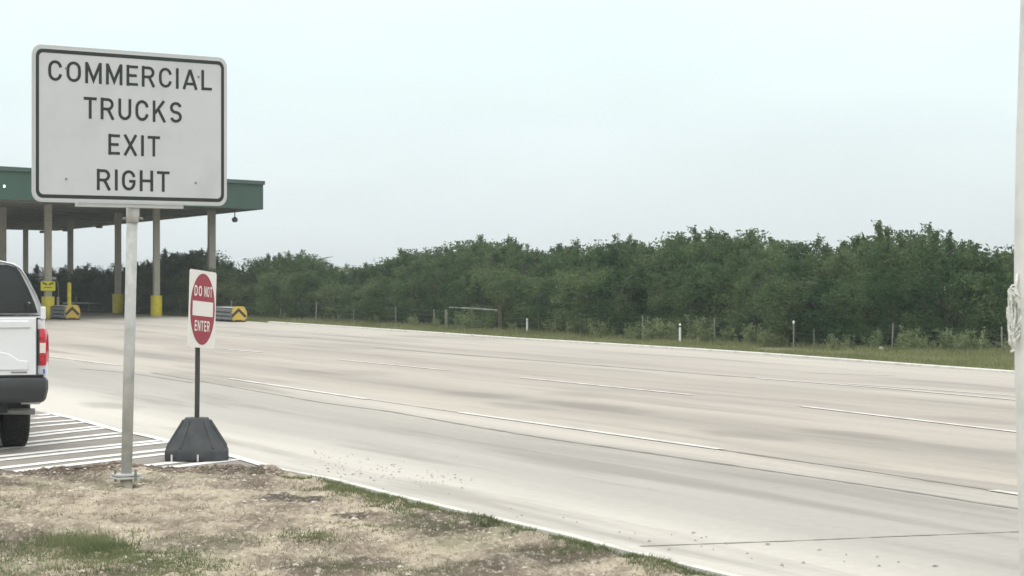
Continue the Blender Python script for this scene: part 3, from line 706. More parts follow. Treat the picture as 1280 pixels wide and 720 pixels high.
def column(x, Y, wd, label):
    p = PZ(x, Y)
    c = empty('canopy_column', (p.x, p.y, 0), 0, label, 'column', 'columns holding up the canopy')
    mb = MB(); mb.box((0, 0, ZS / 2 + .0), (wd * .82, wd * .82, ZS - .004), clr); mb.build('shaft', M['column'], c, bevel=.01)
    mb = MB(); mb.tube([(0, 0, 0), (0, 0, .90)], wd * .80, 20); mb.build('yellow_sleeve', M['yellow'], c)
    return c
cl = ['canopy column at the left edge of the photo, right behind the pickup roof', 'canopy column carrying the small yellow warning sign', 'yellow-based canopy column between the big sign pole and the DO NOT ENTER sign',
      'canopy column nearest the right end, half hidden by the DO NOT ENTER sign', 'yellow-based canopy column just left of the big sign pole', 'canopy column rising behind the tall yellow bollard', 'thin far canopy column left of the yellow warning sign']
for (x, Y, wd), lb in zip(cols, cl): column(x, Y, wd, lb)
# small fixtures under the soffit
def fixture(x, Y, label, drop=.10):
    p = PZ(x, Y); o = empty('canopy_light', (p.x, p.y, ZS - drop - .12), 0, label, 'light fixture', 'small fixtures under the canopy')
    mb = MB(); mb.tube([(0, 0, 0), (0, 0, .04), (0, 0, .16)], [.14, .22, .16], 12); mb.build('housing', M['barrier'], o)
    mb = MB(); mb.tube([(0, 0, .1), (0, 0, drop + .14)], .02, 6); mb.build('stem', M['barrier'], o)
fixture(124, 139, 'small dark dome light under the canopy, between two far columns')
fixture(82, 150, 'small dark dome light at the far soffit edge left of the others')
fixture(53, 156, 'small dark dome light at the far soffit edge near the pickup roof')
p = PZ(293.5, 107.5); o = empty('security_camera', (p.x, p.y, 4.15), 0, 'small grey dome camera hanging below the right end of the green fascia', 'security camera')
mb = MB(); mb.tube([(0, 0, .2), (0, 0, .60)], .025, 8); mb.build('stem', M['barrier'], o)
mb = MB(); mb.tube([(0, 0, 0), (0, 0, .05), (0, 0, .16), (0, 0, .24)], [.06, .13, .14, .05], 14); mb.build('dome', M['barrier'], o, smooth=True)
# small fascia lamp at the left frame edge
q = A.lerp(Fq, (A.x + 19.4) / (A.x - Fq.x)); fd = (Fq - A).normalized(); fn = Vector((fd.y, -fd.x, 0)); fn = fn if fn.y < 0 else -fn
fl_p = PZ(.6, 91.2, zat(233, 91.2)); fo = empty('wall_lamp', fl_p + fn * .12, 0, 'tiny white lamp on the green canopy fascia at the left photo edge', 'lamp')
mb = MB(); mb.tube([(0, 0, 0), tuple(fn * .06)], .07, 12); mb.build('housing', M['greencap'], fo)
lit = bpy.data.materials.new('lit_lens'); lit.use_nodes = True; bb_ = lit.node_tree.nodes['Principled BSDF']; bb_.inputs['Base Color'].default_value = (.8, .9, .8, 1); bb_.inputs['Emission Color'].default_value = (.8, 1, .85, 1); bb_.inputs['Emission Strength'].default_value = 1.4
mb = MB(); mb.tube([tuple(fn * .061), tuple(fn * .075)], .06, 12); mb.build('lens', lit, fo)

# yellow warning sign on the column
p = PZ(60, 98.6, zat(363.5, 98.6)); o = empty('warning_sign', p, 0, 'small yellow warning sign with black marks fixed to a canopy column', 'sign')
mb = MB(); mb.loft([rrect(.60, .39, .03, -.01), rrect(.60, .39, .03, .01)]); mb.build('panel', M['ysign'], o)
mb = MB()
stroke(mb, [(-.22, .33), (-.04, .25)], .055, lambda a, b2, z: (a, z, b2), -.013); stroke(mb, [(.22, .33), (.04, .25)], .055, lambda a, b2, z: (a, z, b2), -.013)
stroke(mb, [(-.16, .14), (.16, .14)], .025, lambda a, b2, z: (a, z, b2), -.013)
mb.build('marking', M['signblack'], o)
# bollards
def bollard(x, Y, h_, r_, mt, lb):
    p = PZ(x, Y); mb = MB(); mb.tube([(0, 0, 0), (0, 0, h_ - r_ * .4), (0, 0, h_ - r_ * .1), (0, 0, h_)], [r_, r_, r_ * .75, r_ * .3], 16)
    o = mb.build('bollard', mt, smooth=False); o.location = (p.x, p.y, 0); tag(o, lb, 'bollard')
bollard(86.5, 99.5, H - 11 * 99.5 / F, .085, M['yellow'], 'tall thin yellow bollard behind the left crash barrier')
bollard(72.5, 100.5, H - 29 * 100.5 / F, .05, M['column'], 'short beige bollard right of the column with the yellow sign')
# little gooseneck unit
p = PZ(69, 101); o = empty('gooseneck_lamp', (p.x, p.y, 0), 0, 'small pale gooseneck lamp beside the yellow warning sign', 'lamp')
mb = MB(); mb.tube([(.14, 0, 0), (.14, 0, 1.2), (.10, 0, 1.5), (.0, 0, 1.62)], .02, 8); mb.build('arm', M['tpost'], o)
mb = MB(); mb.tube([(.04, 0, 1.64), (-.14, 0, 1.66), (-.2, 0, 1.6)], [.05, .1, .06], 10); mb.build('head', M['alum'], o, smooth=True)

def barrier(px, base_y, label, length=2.6):
    """low crash cushion; nose panel faces the camera side, body runs back along the road"""
    p = G(px, base_y); o = empty('crash_cushion', (p.x, p.y, 0), math.atan2(RD.y, RD.x) - pi / 2, label, 'crash barrier', 'crash cushions with chevron panels')
    # local: +y along road away
    mb = MB()
    for s in (-1, 1):
        for k in range(3):
            zc = .14 + k * .15
            mb.loft([[(s * .27 + dx * s, y, zc + dz) for dx, dz in ((0, -.068), (.05, -.045), (.05, .045), (0, .068), (-.03, 0))] for y in (.06, length)])
    mb.build('side_rail', M['barrier'], o)
    for k in range(5): mb = MB(); mb.box((0, .2 + k * (length - .3) / 4, .28), (.50, .05, .50)); mb.build('diaphragm', M['barrier'], o)
    mb = MB(); mb.box((0, length / 2, .545), (.56, length - .1, .02)); mb.build('top_plate', M['alum'], o)
    mb = MB(); mb.box((0, length / 2, .012), (.5, length, .024))
    for k in range(5): mb.box((0, .2 + k * (length - .3) / 4, .03), (.66, .08, .05))
    mb.build('skid', M['seal'], o)
    nose = bpy.data.objects.new('nose', None); C.objects.link(nose); nose.parent = o; nose.rotation_euler = (0, 0, -(math.atan2(RD.y, RD.x) - pi / 2) - .0)
    w2, z0, z1 = .31, .05, .60
    oc = [(-w2, .18), (-w2 + .1, z0), (w2 - .1, z0), (w2, .18), (w2, .38), (w2 - .14, z1), (-w2 + .14, z1), (-w2, .38)]
    mb = MB(); mb.loft([[(x, -.03, z) for x, z in oc], [(x, .03, z) for x, z in oc]]); pn_ = mb.build('chevron_panel', M['orange'], nose)
    mb = MB()
    T = lambda a, b2, z: (a, z, b2)
    stroke(mb, [(-.27, .20), (0, .47), (.27, .20)], .10, T, -.034)
    stroke(mb, [(-.15, .07), (.15, .07)], .03, T, -.034)
    c_ = mb.build('chevron', M['signblack'], nose)
    # fold the nose's helper empty away: parts hang directly from the thing
    for ch in (pn_, c_): ch.parent = o; ch.rotation_euler = nose.rotation_euler
    bpy.data.objects.remove(nose)
barrier(90.5, 399.8, 'low grey crash barrier with amber chevron panel, just right of the white pickup')
barrier(298.5, 402.6, 'low grey crash barrier with amber chevron panel, just right of the DO NOT ENTER sign')
# far guardrail seen between the canopy columns
mb_p = PZ(122, 118); o = empty('guardrail', (mb_p.x, mb_p.y, 0), 0, 'low pale guardrail beyond the canopy columns', 'guardrail')
mb = MB(); mb.box((0, 0, .40), (3.4, .06, .07)); mb.build('rail', M['alum'], o)
for k in range(4): mb = MB(); mb.box((-1.4 + k * .95, .06, .2), (.06, .06, .42)); mb.build('post', M['tpost'], o)

# ------------------------------------------------------------------ fence, gate, marker posts
posts = [(-120, .75), (-40, .75), (30, .75), (95, .72), (160, .72), (225, .72), (290, .72), (350.6, .72), (395, .74), (442, .68), (495, .70), (543, .62), (673.5, .66), (725.5, .68), (804, .67), (893, .66), (1018, .46), (1115, .64), (1182, .5), (1252, .60), (1310, .6)]
f0 = fpath(640); fe = empty('wire_fence', (f0.x, f0.y, 0), 0, 'sagging wire fence on thin grey posts along the foot of the trees', 'fence')
tops = []
for i, (x, h_) in enumerate(posts):
    p = fpath(x) - Vector((f0.x, f0.y, 0)); lx = random.uniform(-.03, .03)
    mb = MB(); mb.tube([(0, 0, -.05), (lx * .5, 0, h_ * .5), (lx, 0, h_)], .02 if x > 600 else .026, 6); o = mb.build('post', M['tpost'], fe); o.location = p
    tops.append((p, h_))
for k in range(4):
    mb = MB()
    for i in range(len(tops) - 1):
        (p, h0), (q, h1) = tops[i], tops[i + 1]; f_ = (k + .8) / 4.2
        a, b2 = p + Vector((0, 0, h0 * f_)), q + Vector((0, 0, h1 * f_)); mid = (a + b2) / 2 - Vector((0, 0, .03))
        mb.tube([a, mid, b2], .004, 4)
    mb.build('wire', M['wire'], fe)
ga = fpath(558); gb = fpath(624)
o = empty('pipe_gate', (gb.x, gb.y, 0), 0, 'single-rail pipe gate hung on a rusty brown post', 'gate')
d = ga - gb; mb = MB(); mb.tube([(0, 0, .66), tuple(d * .5 + Vector((0, 0, .69))), tuple(d * .93 + Vector((0, 0, .70)))], .032, 8); mb.build('rail', M['tpost'], o)
mb = MB(); mb.tube([(0, 0, .30), tuple(d * .97 + Vector((0, 0, .32)))], .014, 6); mb.build('lower_rail', M['wire'], o)
mb = MB(); mb.box((.02, 0, .42), (.13, .12, .84)); mb.build('post', M['rust'], o, bevel=.01)
mb = MB(); mb.tube([tuple(d), tuple(d + Vector((0, 0, .62)))], .05, 8); mb.build('post', M['tpost'], o)

def marker(x, yb, h_, lb, top):
    p = G(x, yb); o = empty('marker_post', (p.x, p.y, 0), 0, lb, 'marker post', 'white marker posts in the verge')
    mb = MB(); mb.tube([(0, 0, -.05), (0, 0, h_ * .8), (0, 0, h_ - .02), (0, 0, h_)], [.031, .031, .031, .015], 12); mb.build('tube', M['white'], o)
    mb = MB(); mb.tube([(0, 0, h_ * .80), (0, 0, h_ * .88)], .035, 12); mb.build('band', M[top], o)
marker(659, 416.3, .46, 'short white marker post just right of the pipe gate', 'alum')
marker(850, 428.5, .52, 'short white marker post with a dark band, in the verge beside a fence post', 'seal')
p = G(992, 434); o = empty('marker_post', (p.x, p.y, 0), 0, 'thin dark marker post with a white ball cap, taller than the white markers', 'marker post')
mb = MB(); mb.tube([(0, 0, -.05), (0, 0, .60)], .018, 8); mb.build('tube', M['tpost'], o)
mb = MB(); mb.tube([(0, 0, .58), (0, 0, .61), (0, 0, .65), (0, 0, .67)], [.015, .03, .03, .01], 10); mb.build('cap', M['white'], o)
def litter(x, y, lb, sz):
    p = G(x, y); mb = MB(); n = 7
    vs = [(random.uniform(.7, 1.2) * sz * cos(2 * pi * k / n), random.uniform(.7, 1.2) * sz * .6 * sin(2 * pi * k / n), 0) for k in range(n)]
    mb.loft([vs, [(a * .9 + random.uniform(-.02, .02), b2 * .9, sz * random.uniform(.5, 1.0)) for a, b2, _ in vs], [(a * .35, b2 * .35, sz * 1.1) for a, b2, _ in vs]])
    o = mb.build('litter', M['white']); o.location = (p.x, p.y, -.01); tag(o, lb, 'litter', 'scraps of white litter in the verge')
litter(1101, 438, 'crumpled white scrap in the grass, left of a tall thin fence post', .09)
litter(1215.5, 438, 'crumpled white scrap in the grass near the flagpole', .10)

# ------------------------------------------------------------------ near white flagpole with its halyard
fx = PZ(1270, 12).x + .125
fp = empty('flagpole', (fx, 12, 0), 0, 'white flagpole at the right edge of the photo', 'flagpole')
mb = MB(); mb.tube([(.03, 0, -.05), (.022, 0, .35), (.004, 0, 1.0), (-.008, 0, 1.6), (-.008, 0, 2.0), (.0, 0, 2.5), (.022, 0, 3.3), (.05, 0, 7)], [.125, .125, .125, .125, .124, .123, .12, .09], 40)
mb.build('shaft', M['pole'], fp, smooth=True)
mb = MB(); mb.tube([(.03, 0, 0), (.03, 0, .03)], .22, 28); mb.build('base_flange', M['galv'], fp)
mb = MB(); mb.box((-.135, -.03, 1.64), (.03, .03, .05)); mb.tube([(-.155, -.03, 1.55), (-.15, -.03, 1.64), (-.155, -.03, 1.73)], [.008, .014, .008], 10); mb.build('cleat', M['alum'], fp)
hl = MB()
random.seed(3)
def rope(pts, r=.0055): hl.tube(pts, r, 8)
rope([(-.128, -.05, 1.85), (-.135, -.05, 1.79), (-.14, -.045, 1.72), (-.15, -.04, 1.66)], .008)
for k in range(13):
    cx_, rx_ = -.145 + random.uniform(-.008, .008), random.uniform(.014, .034); zt, zbm = random.uniform(1.72, 1.80), random.uniform(1.49, 1.56)
    pts = []
    for i in range(25):
        a = 2 * pi * i / 24; z = (zt + zbm) / 2 + (zt - zbm) / 2 * cos(a)
        pts.append((cx_ + rx_ * sin(a) - .012 * cos(a * 2), -.055 + .012 * random.uniform(-1, 1), z))
    rope(pts, .0042)
for k in range(5):       # the tight wraps round the cleat
    z = 1.64 + k * .009; rope([(-.165, -.055, z - .05), (-.178, -.05, z), (-.155, -.05, z + .06), (-.14, -.05, z + .02)], .007)
rope([(-.15, -.05, 1.55), (-.155, -.05, 1.50), (-.148, -.05, 1.475)], .009); rope([(-.155, -.05, 1.47), (-.150, -.05, 1.462)], .013)
ho = hl.build('halyard_rope', M['rope'], smooth=True); ho.location = (fx, 12, 0); tag(ho, 'bundle of white rope coiled on the flagpole cleat', 'rope')

# ------------------------------------------------------------------ trees
def leaf(mb, p, s, up=0.0):
    d = Vector((random.gauss(0, 1), random.gauss(0, 1), random.gauss(0, 1) + up)).normalized(); e = d.orthogonal().normalized()
    e.rotate(Matrix.Rotation(random.uniform(0, 2 * pi), 3, d)); f_ = d.cross(e)
    l = s * random.uniform(.6, 1.3); w_ = l * random.uniform(.35, .6)
    mb.add([p - e * l / 2, p + f_ * w_ / 2, p + e * l / 2, p - f_ * w_ / 2], [(0, 1, 2, 3)])
def archetype(seed, form):
    random.seed(seed)
    r = {'upright': (1.15, .0), 'round': (1.45, .05), 'broad': (1.75, .1), 'ragged': (1.4, .0), 'narrow': (1.0, .0)}[form][0]
    Ht = 3.3; tr = MB(); cr_ = MB()
    stems = random.randint(2, 3); tr.tube([(0, 0, -.15), (0, 0, .12)], [.22, .15], 9)
    tips = []
    for s in range(stems):
        a = random.uniform(0, 2 * pi); o = Vector((.12 * cos(a), .12 * sin(a), -.1)); p1 = Vector((.35 * cos(a), .35 * sin(a), .8)); p2 = Vector((.55 * r * cos(a + .3), .55 * r * sin(a + .3), 1.7)); p3 = Vector((.5 * r * cos(a + .5), .5 * r * sin(a + .5), 2.5))
        tr.tube([o, p1, p2, p3], [.085, .065, .045, .02], 7)
        for k in range(5):
            b0 = p1.lerp(p2, random.random()) if k < 3 else p2.lerp(p3, random.random()); b1 = b0 + Vector((random.uniform(-.5, .5) * r, random.uniform(-.5, .5) * r, random.uniform(.1, .35)))
            tr.tube([b0, (b0 + b1) / 2 + Vector((0, 0, .06)), b1], [.03, .022, .01], 5); tips.append(b1)
    def gs(v): return max(-1.5 * v, min(1.5 * v, random.gauss(0, v)))
    nclump = {'upright': 62, 'round': 72, 'broad': 78, 'ragged': 58, 'narrow': 54}[form]
    for k in range(nclump):
        a = random.uniform(0, 2 * pi); zz = random.uniform(.2, 2.6)
        prof = r * max(.3, 1 - abs((zz - 1.25) / 2.0) ** 2.2); rad = prof * math.sqrt(random.uniform(.25, 1)) * random.uniform(.75, 1.1)
        c_ = Vector((rad * cos(a), rad * sin(a), zz)); n_ = random.randint(110, 165); sx = random.uniform(.15, .30); sz = random.uniform(.10, .22)
        for i in range(n_):
            q = c_ + Vector((gs(sx), gs(sx), gs(sz)))
            if q.z > .05: leaf(cr_, q, .10)
    for k in range({'upright': 15, 'round': 12, 'broad': 15, 'ragged': 12, 'narrow': 9}[form]):   # upright tufts that fray the top and shoulders
        a = random.uniform(0, 2 * pi); u_ = math.sqrt(random.random()); rad = r * .85 * u_; z0 = 2.55 - .75 * u_ ** 2.2 + random.uniform(-.2, .1)
        ln = random.uniform(.15, .42) * (1.15 if form in ('upright', 'ragged') else .9); wd = random.uniform(.11, .19)
        b0 = Vector((rad * cos(a), rad * sin(a), z0 - .15)); b1 = b0 + Vector((random.gauss(0, .14), random.gauss(0, .14), ln + .15))
        cr_.tube([b0, b1], [.010, .004], 4)
        for j in range(random.randint(3, 5)):          # side twigs of the tuft, each with its own leaves
            u0 = random.uniform(.15, .95); t0 = b0.lerp(b1, u0); t1 = t0 + Vector((random.gauss(0, wd), random.gauss(0, wd), random.uniform(.03, .16)))
            for i in range(34):
                q = t0.lerp(t1, random.random()) + Vector((gs(.05), gs(.05), gs(.045))); leaf(cr_, q, .085, -.2)
        for i in range(int(60 + 90 * ln)):
            u = random.random(); q = b0.lerp(b1, u) + Vector((gs(.085 * (1.3 - u)), gs(.085 * (1.3 - u)), gs(.04))); leaf(cr_, q, .085)
    t_ = tr.build('trunk', M['bark']); c2 = cr_.build('crown', M['leaf'])
    return t_, c2
FORMS = ['upright', 'round', 'broad', 'ragged', 'narrow', 'round', 'ragged']
WORD = {'upright': 'spiky', 'round': 'rounded', 'broad': 'broad', 'ragged': 'ragged', 'narrow': 'slim'}
protos = [archetype(100 + i, f) for i, f in enumerate(FORMS)]
used = [False] * len(protos)
PROF = [(-300, 334), (0, 333), (60, 336), (130, 334), (160, 332), (190, 325), (220, 316), (245, 311), (262, 312), (285, 323), (305, 337), (325, 332), (345, 318), (375, 316), (392, 323), (410, 332), (450, 333), (500, 320), (530, 315), (560, 307), (600, 306), (640, 308), (665, 314), (700, 312), (740, 303), (780, 307), (830, 297), (880, 291), (940, 292), (962, 306), (1000, 307), (1040, 299), (1100, 296), (1150, 288), (1200, 289), (1240, 299), (1270, 304), (1400, 300)]
def interp(T, x):
    for i in range(len(T) - 1):
        if T[i][0] <= x <= T[i + 1][0]: return T[i][1] + (x - T[i][0]) / (T[i + 1][0] - T[i][0]) * (T[i + 1][1] - T[i][1])
    return T[-1][1]
ZONES = [(-1e9, 28, 'left of the thin far column'), (28, 88, 'between thin far column and tall bollard'), (88, 155, 'between tall bollard and big sign pole'),
         (155, 236, 'between big sign pole and red sign'), (236, 310, 'behind the red round sign'), (310, 400, 'right of the second crash barrier'), (400, 480, 'at the low dip right of the canopy'),
         (480, 556, 'left of the pipe gate'), (556, 628, 'behind the pipe gate'), (628, 700, 'behind the marker beside the gate'), (700, 850, 'between the two white marker posts'),
         (850, 992, 'between banded and ball-capped markers'), (992, 1101, 'between ball-capped marker and first litter'), (1101, 1215, 'between the two litter scraps'), (1215, 1e9, 'beside the flagpole')]
ORD = ['first', 'second', 'third', 'fourth', 'fifth', 'sixth', 'seventh', 'eighth', 'ninth', 'tenth', 'eleventh', 'twelfth']
def zone(x):
    for a, b2, s in ZONES:
        if a <= x < b2: return s
random.seed(21)
plan = []
for row, (off, step, hs) in enumerate(((1.5, 1.75, .80), (4.2, 1.7, 1.04), (7.4, 1.9, 1.15))):
    # walk along the fence line in real metres
    path = []
    x = -120
    while x <= 1330: path.append((x, fpath(x))); x += 3
    acc = random.uniform(0, 1)
    last = path[0][1]
    for x, p in path:
        acc += (p - last).length; last = p
        st = step * random.uniform(.75, 1.25) * (1 + .45 * max(0, (600 - x) / 600))
        if acc > st:
            acc = 0
            q = p + Vector((.35, 1, 0)).normalized() * (off + random.uniform(-.9, .9))
            xi = CX + q.x / q.y * F
            if xi < -40 or xi > 1300: continue
            ytop = interp(PROF, xi)
            ht = (H + (HY - ytop) * q.y / F) * hs * random.uniform(.88, 1.06)
            plan.append([xi, q, ht, row, random.choice([0, 0, 1, 1, 2, 2, 3, 3, 4, 5, 5, 6])])
rowname = ['front', 'middle', 'back']
byz = {}
for t_ in plan: byz.setdefault((zone(t_[0]), t_[3]), []).append(t_)
print('TREES', len(plan))
for (zn, row), lst in byz.items():
    lst.sort(key=lambda a: a[0])
    for i, (xi, q, ht, rw, k) in enumerate(lst):
        tp_, cp_ = protos[k]
        root = bpy.data.objects.new('brush_tree', None); C.objects.link(root)
        if not used[k]: a, b2 = tp_, cp_; used[k] = True
        else:
            a, b2 = tp_.copy(), cp_.copy(); C.objects.link(a); C.objects.link(b2)
        a.parent = root; b2.parent = root
        root.location = (q.x, q.y, -.02); root.rotation_euler = (0, 0, random.uniform(0, 2 * pi))
        sz = ht / 3.12; sw_ = min(1.25, max(.8, sz)) * random.uniform(.9, 1.12)
        root.scale = (sw_, sw_, sz)
        num = '' if len(lst) == 1 else ORD[min(i, 11)] + ' from left, '
        tag(root, f'{WORD[FORMS[k]]} tree, {num}{rowname[row]} row {zn}', 'tree', 'dark green trees massed behind the wire fence')
for k, u in enumerate(used):
    if not u:
        for o in protos[k]: bpy.data.objects.remove(o)

# ------------------------------------------------------------------ tall weeds along the fence
def weed_proto(seed):
    random.seed(seed); mb = MB(); nst = random.randint(9, 15)
    for s in range(nst):
        a = random.uniform(0, 2 * pi); r0 = random.uniform(0, .35); ln = random.uniform(.35, .85); b0 = Vector((r0 * cos(a), r0 * sin(a), 0)); b1 = b0 + Vector((random.gauss(0, .12), random.gauss(0, .12), ln))
        mb.tube([b0, b1], [.009, .004], 4)
        for i in range(int(55 * ln) + 12):
            u = random.uniform(.05, 1); q = b0.lerp(b1, u) + Vector((random.gauss(0, .05), random.gauss(0, .05), random.gauss(0, .03))); leaf(mb, q, .08, .3)
    me = mb.build('weed_clump', M['weed']); return me
wp = [weed_proto(300 + i) for i in range(4)]; wu = [False] * 4
random.seed(33)
WX = [(356, .5), (424, .45), (470, .5), (516, .7), (545, .6), (572, .9), (585, 1.0), (598, .9), (611, .8), (640, .5), (696, .85), (704, 1.0), (716, .95), (738, .9), (752, .75), (766, .7), (790, .75), (800, .8), (815, 1.0), (824, 1.05), (838, .9), (846, .8), (873, 1.0), (882, .75), (905, .6), (934, .85), (946, .9), (958, .8), (975, .7), (1044, .75), (1060, .6), (1096, .8), (1128, .8), (1140, .9), (1152, .6), (1166, .5), (1182, .9), (1196, .8), (1206, .8), (1220, .85), (1236, .6), (1262, .6)]
wz = {}
for x, s in WX: wz.setdefault(zone(x), []).append((x, s))
for zn, lst in wz.items():
    for i, (x, s) in enumerate(lst):
        k = random.randrange(4); p = fpath(x) + Vector((-.3, -1, 0)).normalized() * random.uniform(.3, 1.2)
        if wu[k]: o = wp[k].copy(); C.objects.link(o)
        else: o = wp[k]; wu[k] = True
        p.x = (x - CX) / F * p.y
        o.location = (p.x, p.y, -.02); o.rotation_euler = (0, 0, random.uniform(0, 6)); s *= random.uniform(.8, 1.0); o.scale = (s, s, s * .92)
        num = '' if len(lst) == 1 else ORD[min(i, 11)] + ' from left '
        tag(o, f'pale weed clump at fence, {num}{zn}', 'weed', 'tall pale weeds along the fence')

# ------------------------------------------------------------------ grass, stones, debris
def blades(name, pts, mt, lo, hi, wd):
    mb = MB()
    for (x, y, z, k) in pts:
        h_ = random.uniform(lo, hi) * k; a = random.uniform(0, 2 * pi); w2 = wd * random.uniform(.6, 1.3); lx, ly = random.gauss(0, .45) * h_, random.gauss(0, .45) * h_
        b = len(mb.v); dx, dy = w2 * cos(a), w2 * sin(a)
        mb.v += [(x - dx, y - dy, z), (x + dx, y + dy, z), (x + dx * .6 + lx * .45, y + dy * .6 + ly * .45, z + h_ * .6), (x - dx * .6 + lx * .45, y - dy * .6 + ly * .45, z + h_ * .6), (x + lx, y + ly, z + h_)]
        mb.f += [(b, b + 1, b + 2, b + 3), (b + 3, b + 2, b + 4)]
    me = bpy.data.meshes.new(name); me.from_pydata(mb.v, [], mb.f); me.update(); me.materials.append(mt)
    o = bpy.data.objects.new(name, me); C.objects.link(o); return o
random.seed(5)
pts = []; dry = []
def nn(x, y, s, o=0): return noise.fractal(Vector((x * s + o, y * s * .7, o)), 1, 2, 3)
# green strip along the kerb
while len(pts) < 15000:
    Y = random.uniform(13.2, 21.2); e = abs(random.gauss(0, .30)) + .0; x = edge_x(Y) - .15 - e
    if nn(x, Y, 2.6, 4) + .12 - e * .5 > random.uniform(-.25, .55): pts.append((x, Y, gz(x, Y) - .01, 1 - .35 * min(1, e)))
# bottom left patch and scattered tufts
n0 = len(pts)
while len(pts) < n0 + 15000:
    Y = random.uniform(13.5, 17.6); x = random.uniform(-3.8, 1.2)
    px, py = CX + x / Y * F, HY + H * F / Y
    dens_ = max(0, 1 - abs(px - 90) / 190) * max(0, (py - 655) / 60) * 1.1 + max(0, (py - 690) / 60) * .7 * max(0, 1 - (px - 0) / 800)
    if nn(x, Y, 1.8, 8) * .9 + dens_ > random.uniform(.25, 1.0): pts.append((x, Y, gz(x, Y) - .01, .75))
for (cx_, cy_, rx_, ry_, n_, k_) in ((103, 682, 26, 5, 2600, 1.9), (135, 690, 22, 6, 1200, 1.3), (30, 690, 30, 6, 900, 1.1), (395, 676, 14, 4, 500, 1.2), (365, 668, 18, 3, 400, 1), (190, 706, 45, 6, 1500, 1.1), (420, 700, 60, 8, 500, .7), (15, 632, 14, 4, 300, .9)):
    for _ in range(n_):
        p = G(random.gauss(cx_, rx_), min(730, random.gauss(cy_, ry_)), .04); pts.append((p.x, p.y, gz(p.x, p.y) - .01, k_ * random.uniform(.6, 1)))
pts = [q for q in pts if q[0] < edge_x(q[1]) - .13]
gr = blades('grass', pts, M['grass'], .018, .055, .0035); tag(gr, kind='stuff', label='short green grass along the kerb and across the dirt', cat='grass')
while len(dry) < 9000:
    Y = random.uniform(13.2, 21.9); x = random.uniform(-5, edge_x(Y) - .16)
    if nn(x, Y, 1.2, 15) + nn(x, Y, 6, 2) * .4 > random.uniform(-.1, .7): dry.append((x, Y, gz(x, Y) - .006, 1))
dg = blades('dry_grass', dry, M['dry'], .008, .030, .003); tag(dg, kind='stuff', label='dead brown grass stubble on the bare dirt', cat='dry grass')
# far verge
vp = []
random.seed(9)
while len(vp) < 42000:
    x = random.uniform(150, 1330); p = fpath(x)
    # kerb point at same x
    best = None
    for i in range(len(kf) - 1):
        xa, xb = CX + kf[i].x / kf[i].y * F, CX + kf[i + 1].x / kf[i + 1].y * F
        if xa <= x <= xb: s = (x - xa) / (xb - xa); best = kf[i].lerp(kf[i + 1], s)
    if best is None: continue
    u = random.random(); Y = 1 / ((1 - u) / (best.y + .35) + u / (p.y + 1.2)); xx = (x - CX) / F * Y
    if nn(xx, Y, .35, 3) + .35 > random.uniform(-.3, .8): vp.append((xx, Y, -.04, 1 + .9 * u * u))
vg = blades('verge_grass', vp, M['verge'], .05, .13, .011); tag(vg, kind='stuff', label='olive green verge grass between the kerb and the fence', cat='grass')
# stones
random.seed(12); mb = MB()
ico = [(0, 0, 1), (.9, 0, .3), (.28, .85, .35), (-.72, .53, .3), (-.72, -.53, .35), (.28, -.85, .3), (.7, .5, -.4), (-.3, .8, -.4), (-.85, 0, -.4), (-.3, -.8, -.4), (.7, -.5, -.4)]
icf = [(0, 1, 2), (0, 2, 3), (0, 3, 4), (0, 4, 5), (0, 5, 1), (1, 6, 2), (2, 6, 7), (2, 7, 3), (3, 7, 8), (3, 8, 4), (4, 8, 9), (4, 9, 5), (5, 9, 10), (5, 10, 1), (1, 10, 6)]
for _ in range(5200):
    Y = random.uniform(13.3, 21.95); x = random.uniform(-4.9, edge_x(Y) - .18)
    if nn(x, Y, .9, 31) < random.uniform(-.6, .4): continue
    s = min(.024, .0042 * random.paretovariate(1.8)); z = gz(x, Y)
    mb.add([(x + v[0] * s * random.uniform(.8, 1.3), Y + v[1] * s * random.uniform(.8, 1.2), z + v[2] * s * .6) for v in ico], icf)
st_ = mb.build('gravel', M['rock']); tag(st_, kind='stuff', label='pale stones and pebbles scattered over the dirt', cat='gravel')
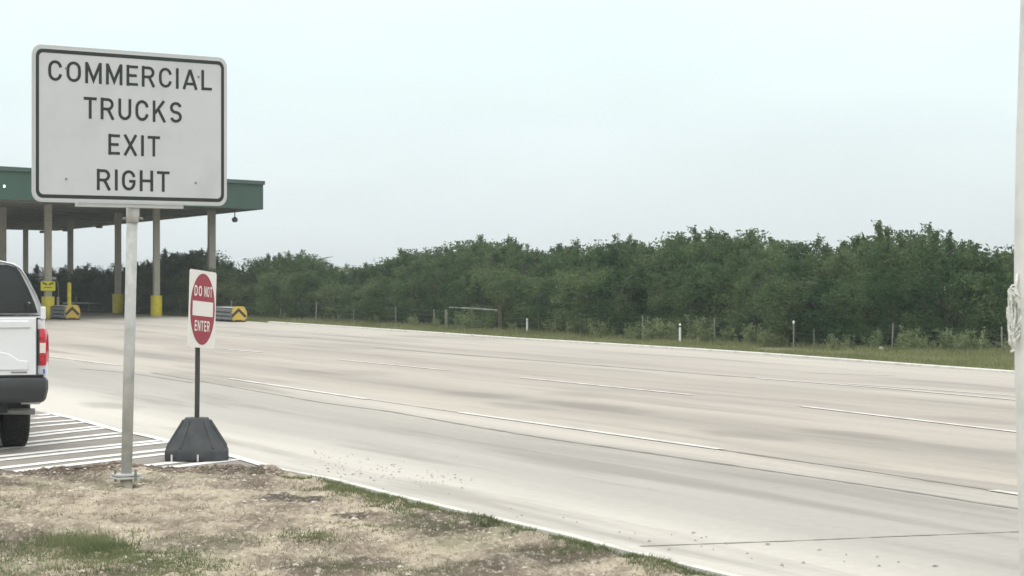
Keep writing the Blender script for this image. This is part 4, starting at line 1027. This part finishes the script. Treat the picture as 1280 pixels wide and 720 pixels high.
# dirt clods at the back edge
mb = MB()
for _ in range(1700):
    x = random.uniform(-4.9, kn[1].x - .15); Y = ybk(x) - abs(random.gauss(0, .16)) + .03
    if nn(x, Y, 1.6, 60) < random.uniform(-.5, .35): continue
    s = min(.045, .010 * random.paretovariate(2.2)); z = max(0, gz(x, Y))
    mb.add([(x + v[0] * s * random.uniform(.8, 1.3), Y + v[1] * s * random.uniform(.8, 1.2), z + v[2] * s * .6) for v in ico], icf)
cd = mb.build('dirt_clods', mat('dark_soil', (.15, .115, .088), .95, var=.4, scale=9)); tag(cd, kind='stuff', label='crumbled dirt clods along the edge of the asphalt', cat='dirt')
# debris flecks on the concrete
mb = MB()
for _ in range(150):
    u = random.random()
    px = 385 + 190 * u + random.gauss(0, 12) if random.random() < .6 else random.uniform(360, 1240)
    py = (578 + 26 * u + random.gauss(0, 7)) if px < 590 else (600 + (px - 360) * .13 + abs(random.gauss(0, 18)))
    if py > 719: continue
    p = G(px, py)
    if p.x < edge_x(p.y) + .05: continue
    s = min(.018, .006 * random.paretovariate(2.2)); a = random.uniform(0, 6)
    vs = [(p.x + s * random.uniform(.5, 1.4) * cos(a + k * 1.25), p.y + s * random.uniform(.5, 1.4) * sin(a + k * 1.25), .006) for k in range(5)]
    mb.add([(p.x, p.y, .013)] + vs, [(0, k + 1, (k + 1) % 5 + 1) for k in range(5)])
db_ = mb.build('debris', M['debris']); tag(db_, kind='stuff', label='dark dirt flecks and leaf bits on the concrete by the kerb', cat='debris')

# ------------------------------------------------------------------ haze: a closed box of thin even air
hz = bpy.data.materials.new('haze'); hz.use_nodes = True; t = hz.node_tree; t.nodes.clear()
pv = t.nodes.new('ShaderNodeVolumePrincipled'); pv.inputs['Color'].default_value = (.86, .91, .93, 1); pv.inputs['Density'].default_value = .0006; pv.inputs['Anisotropy'].default_value = .1
o_ = t.nodes.new('ShaderNodeOutputMaterial'); t.links.new(pv.outputs[0], o_.inputs['Volume'])
mb = MB(); mb.box((0, 640, 4), (1840, 1750, 10.5)); ho_ = mb.build('haze', hz); tag(ho_, kind='stuff', label='thin pale haze over the whole place', cat='haze')
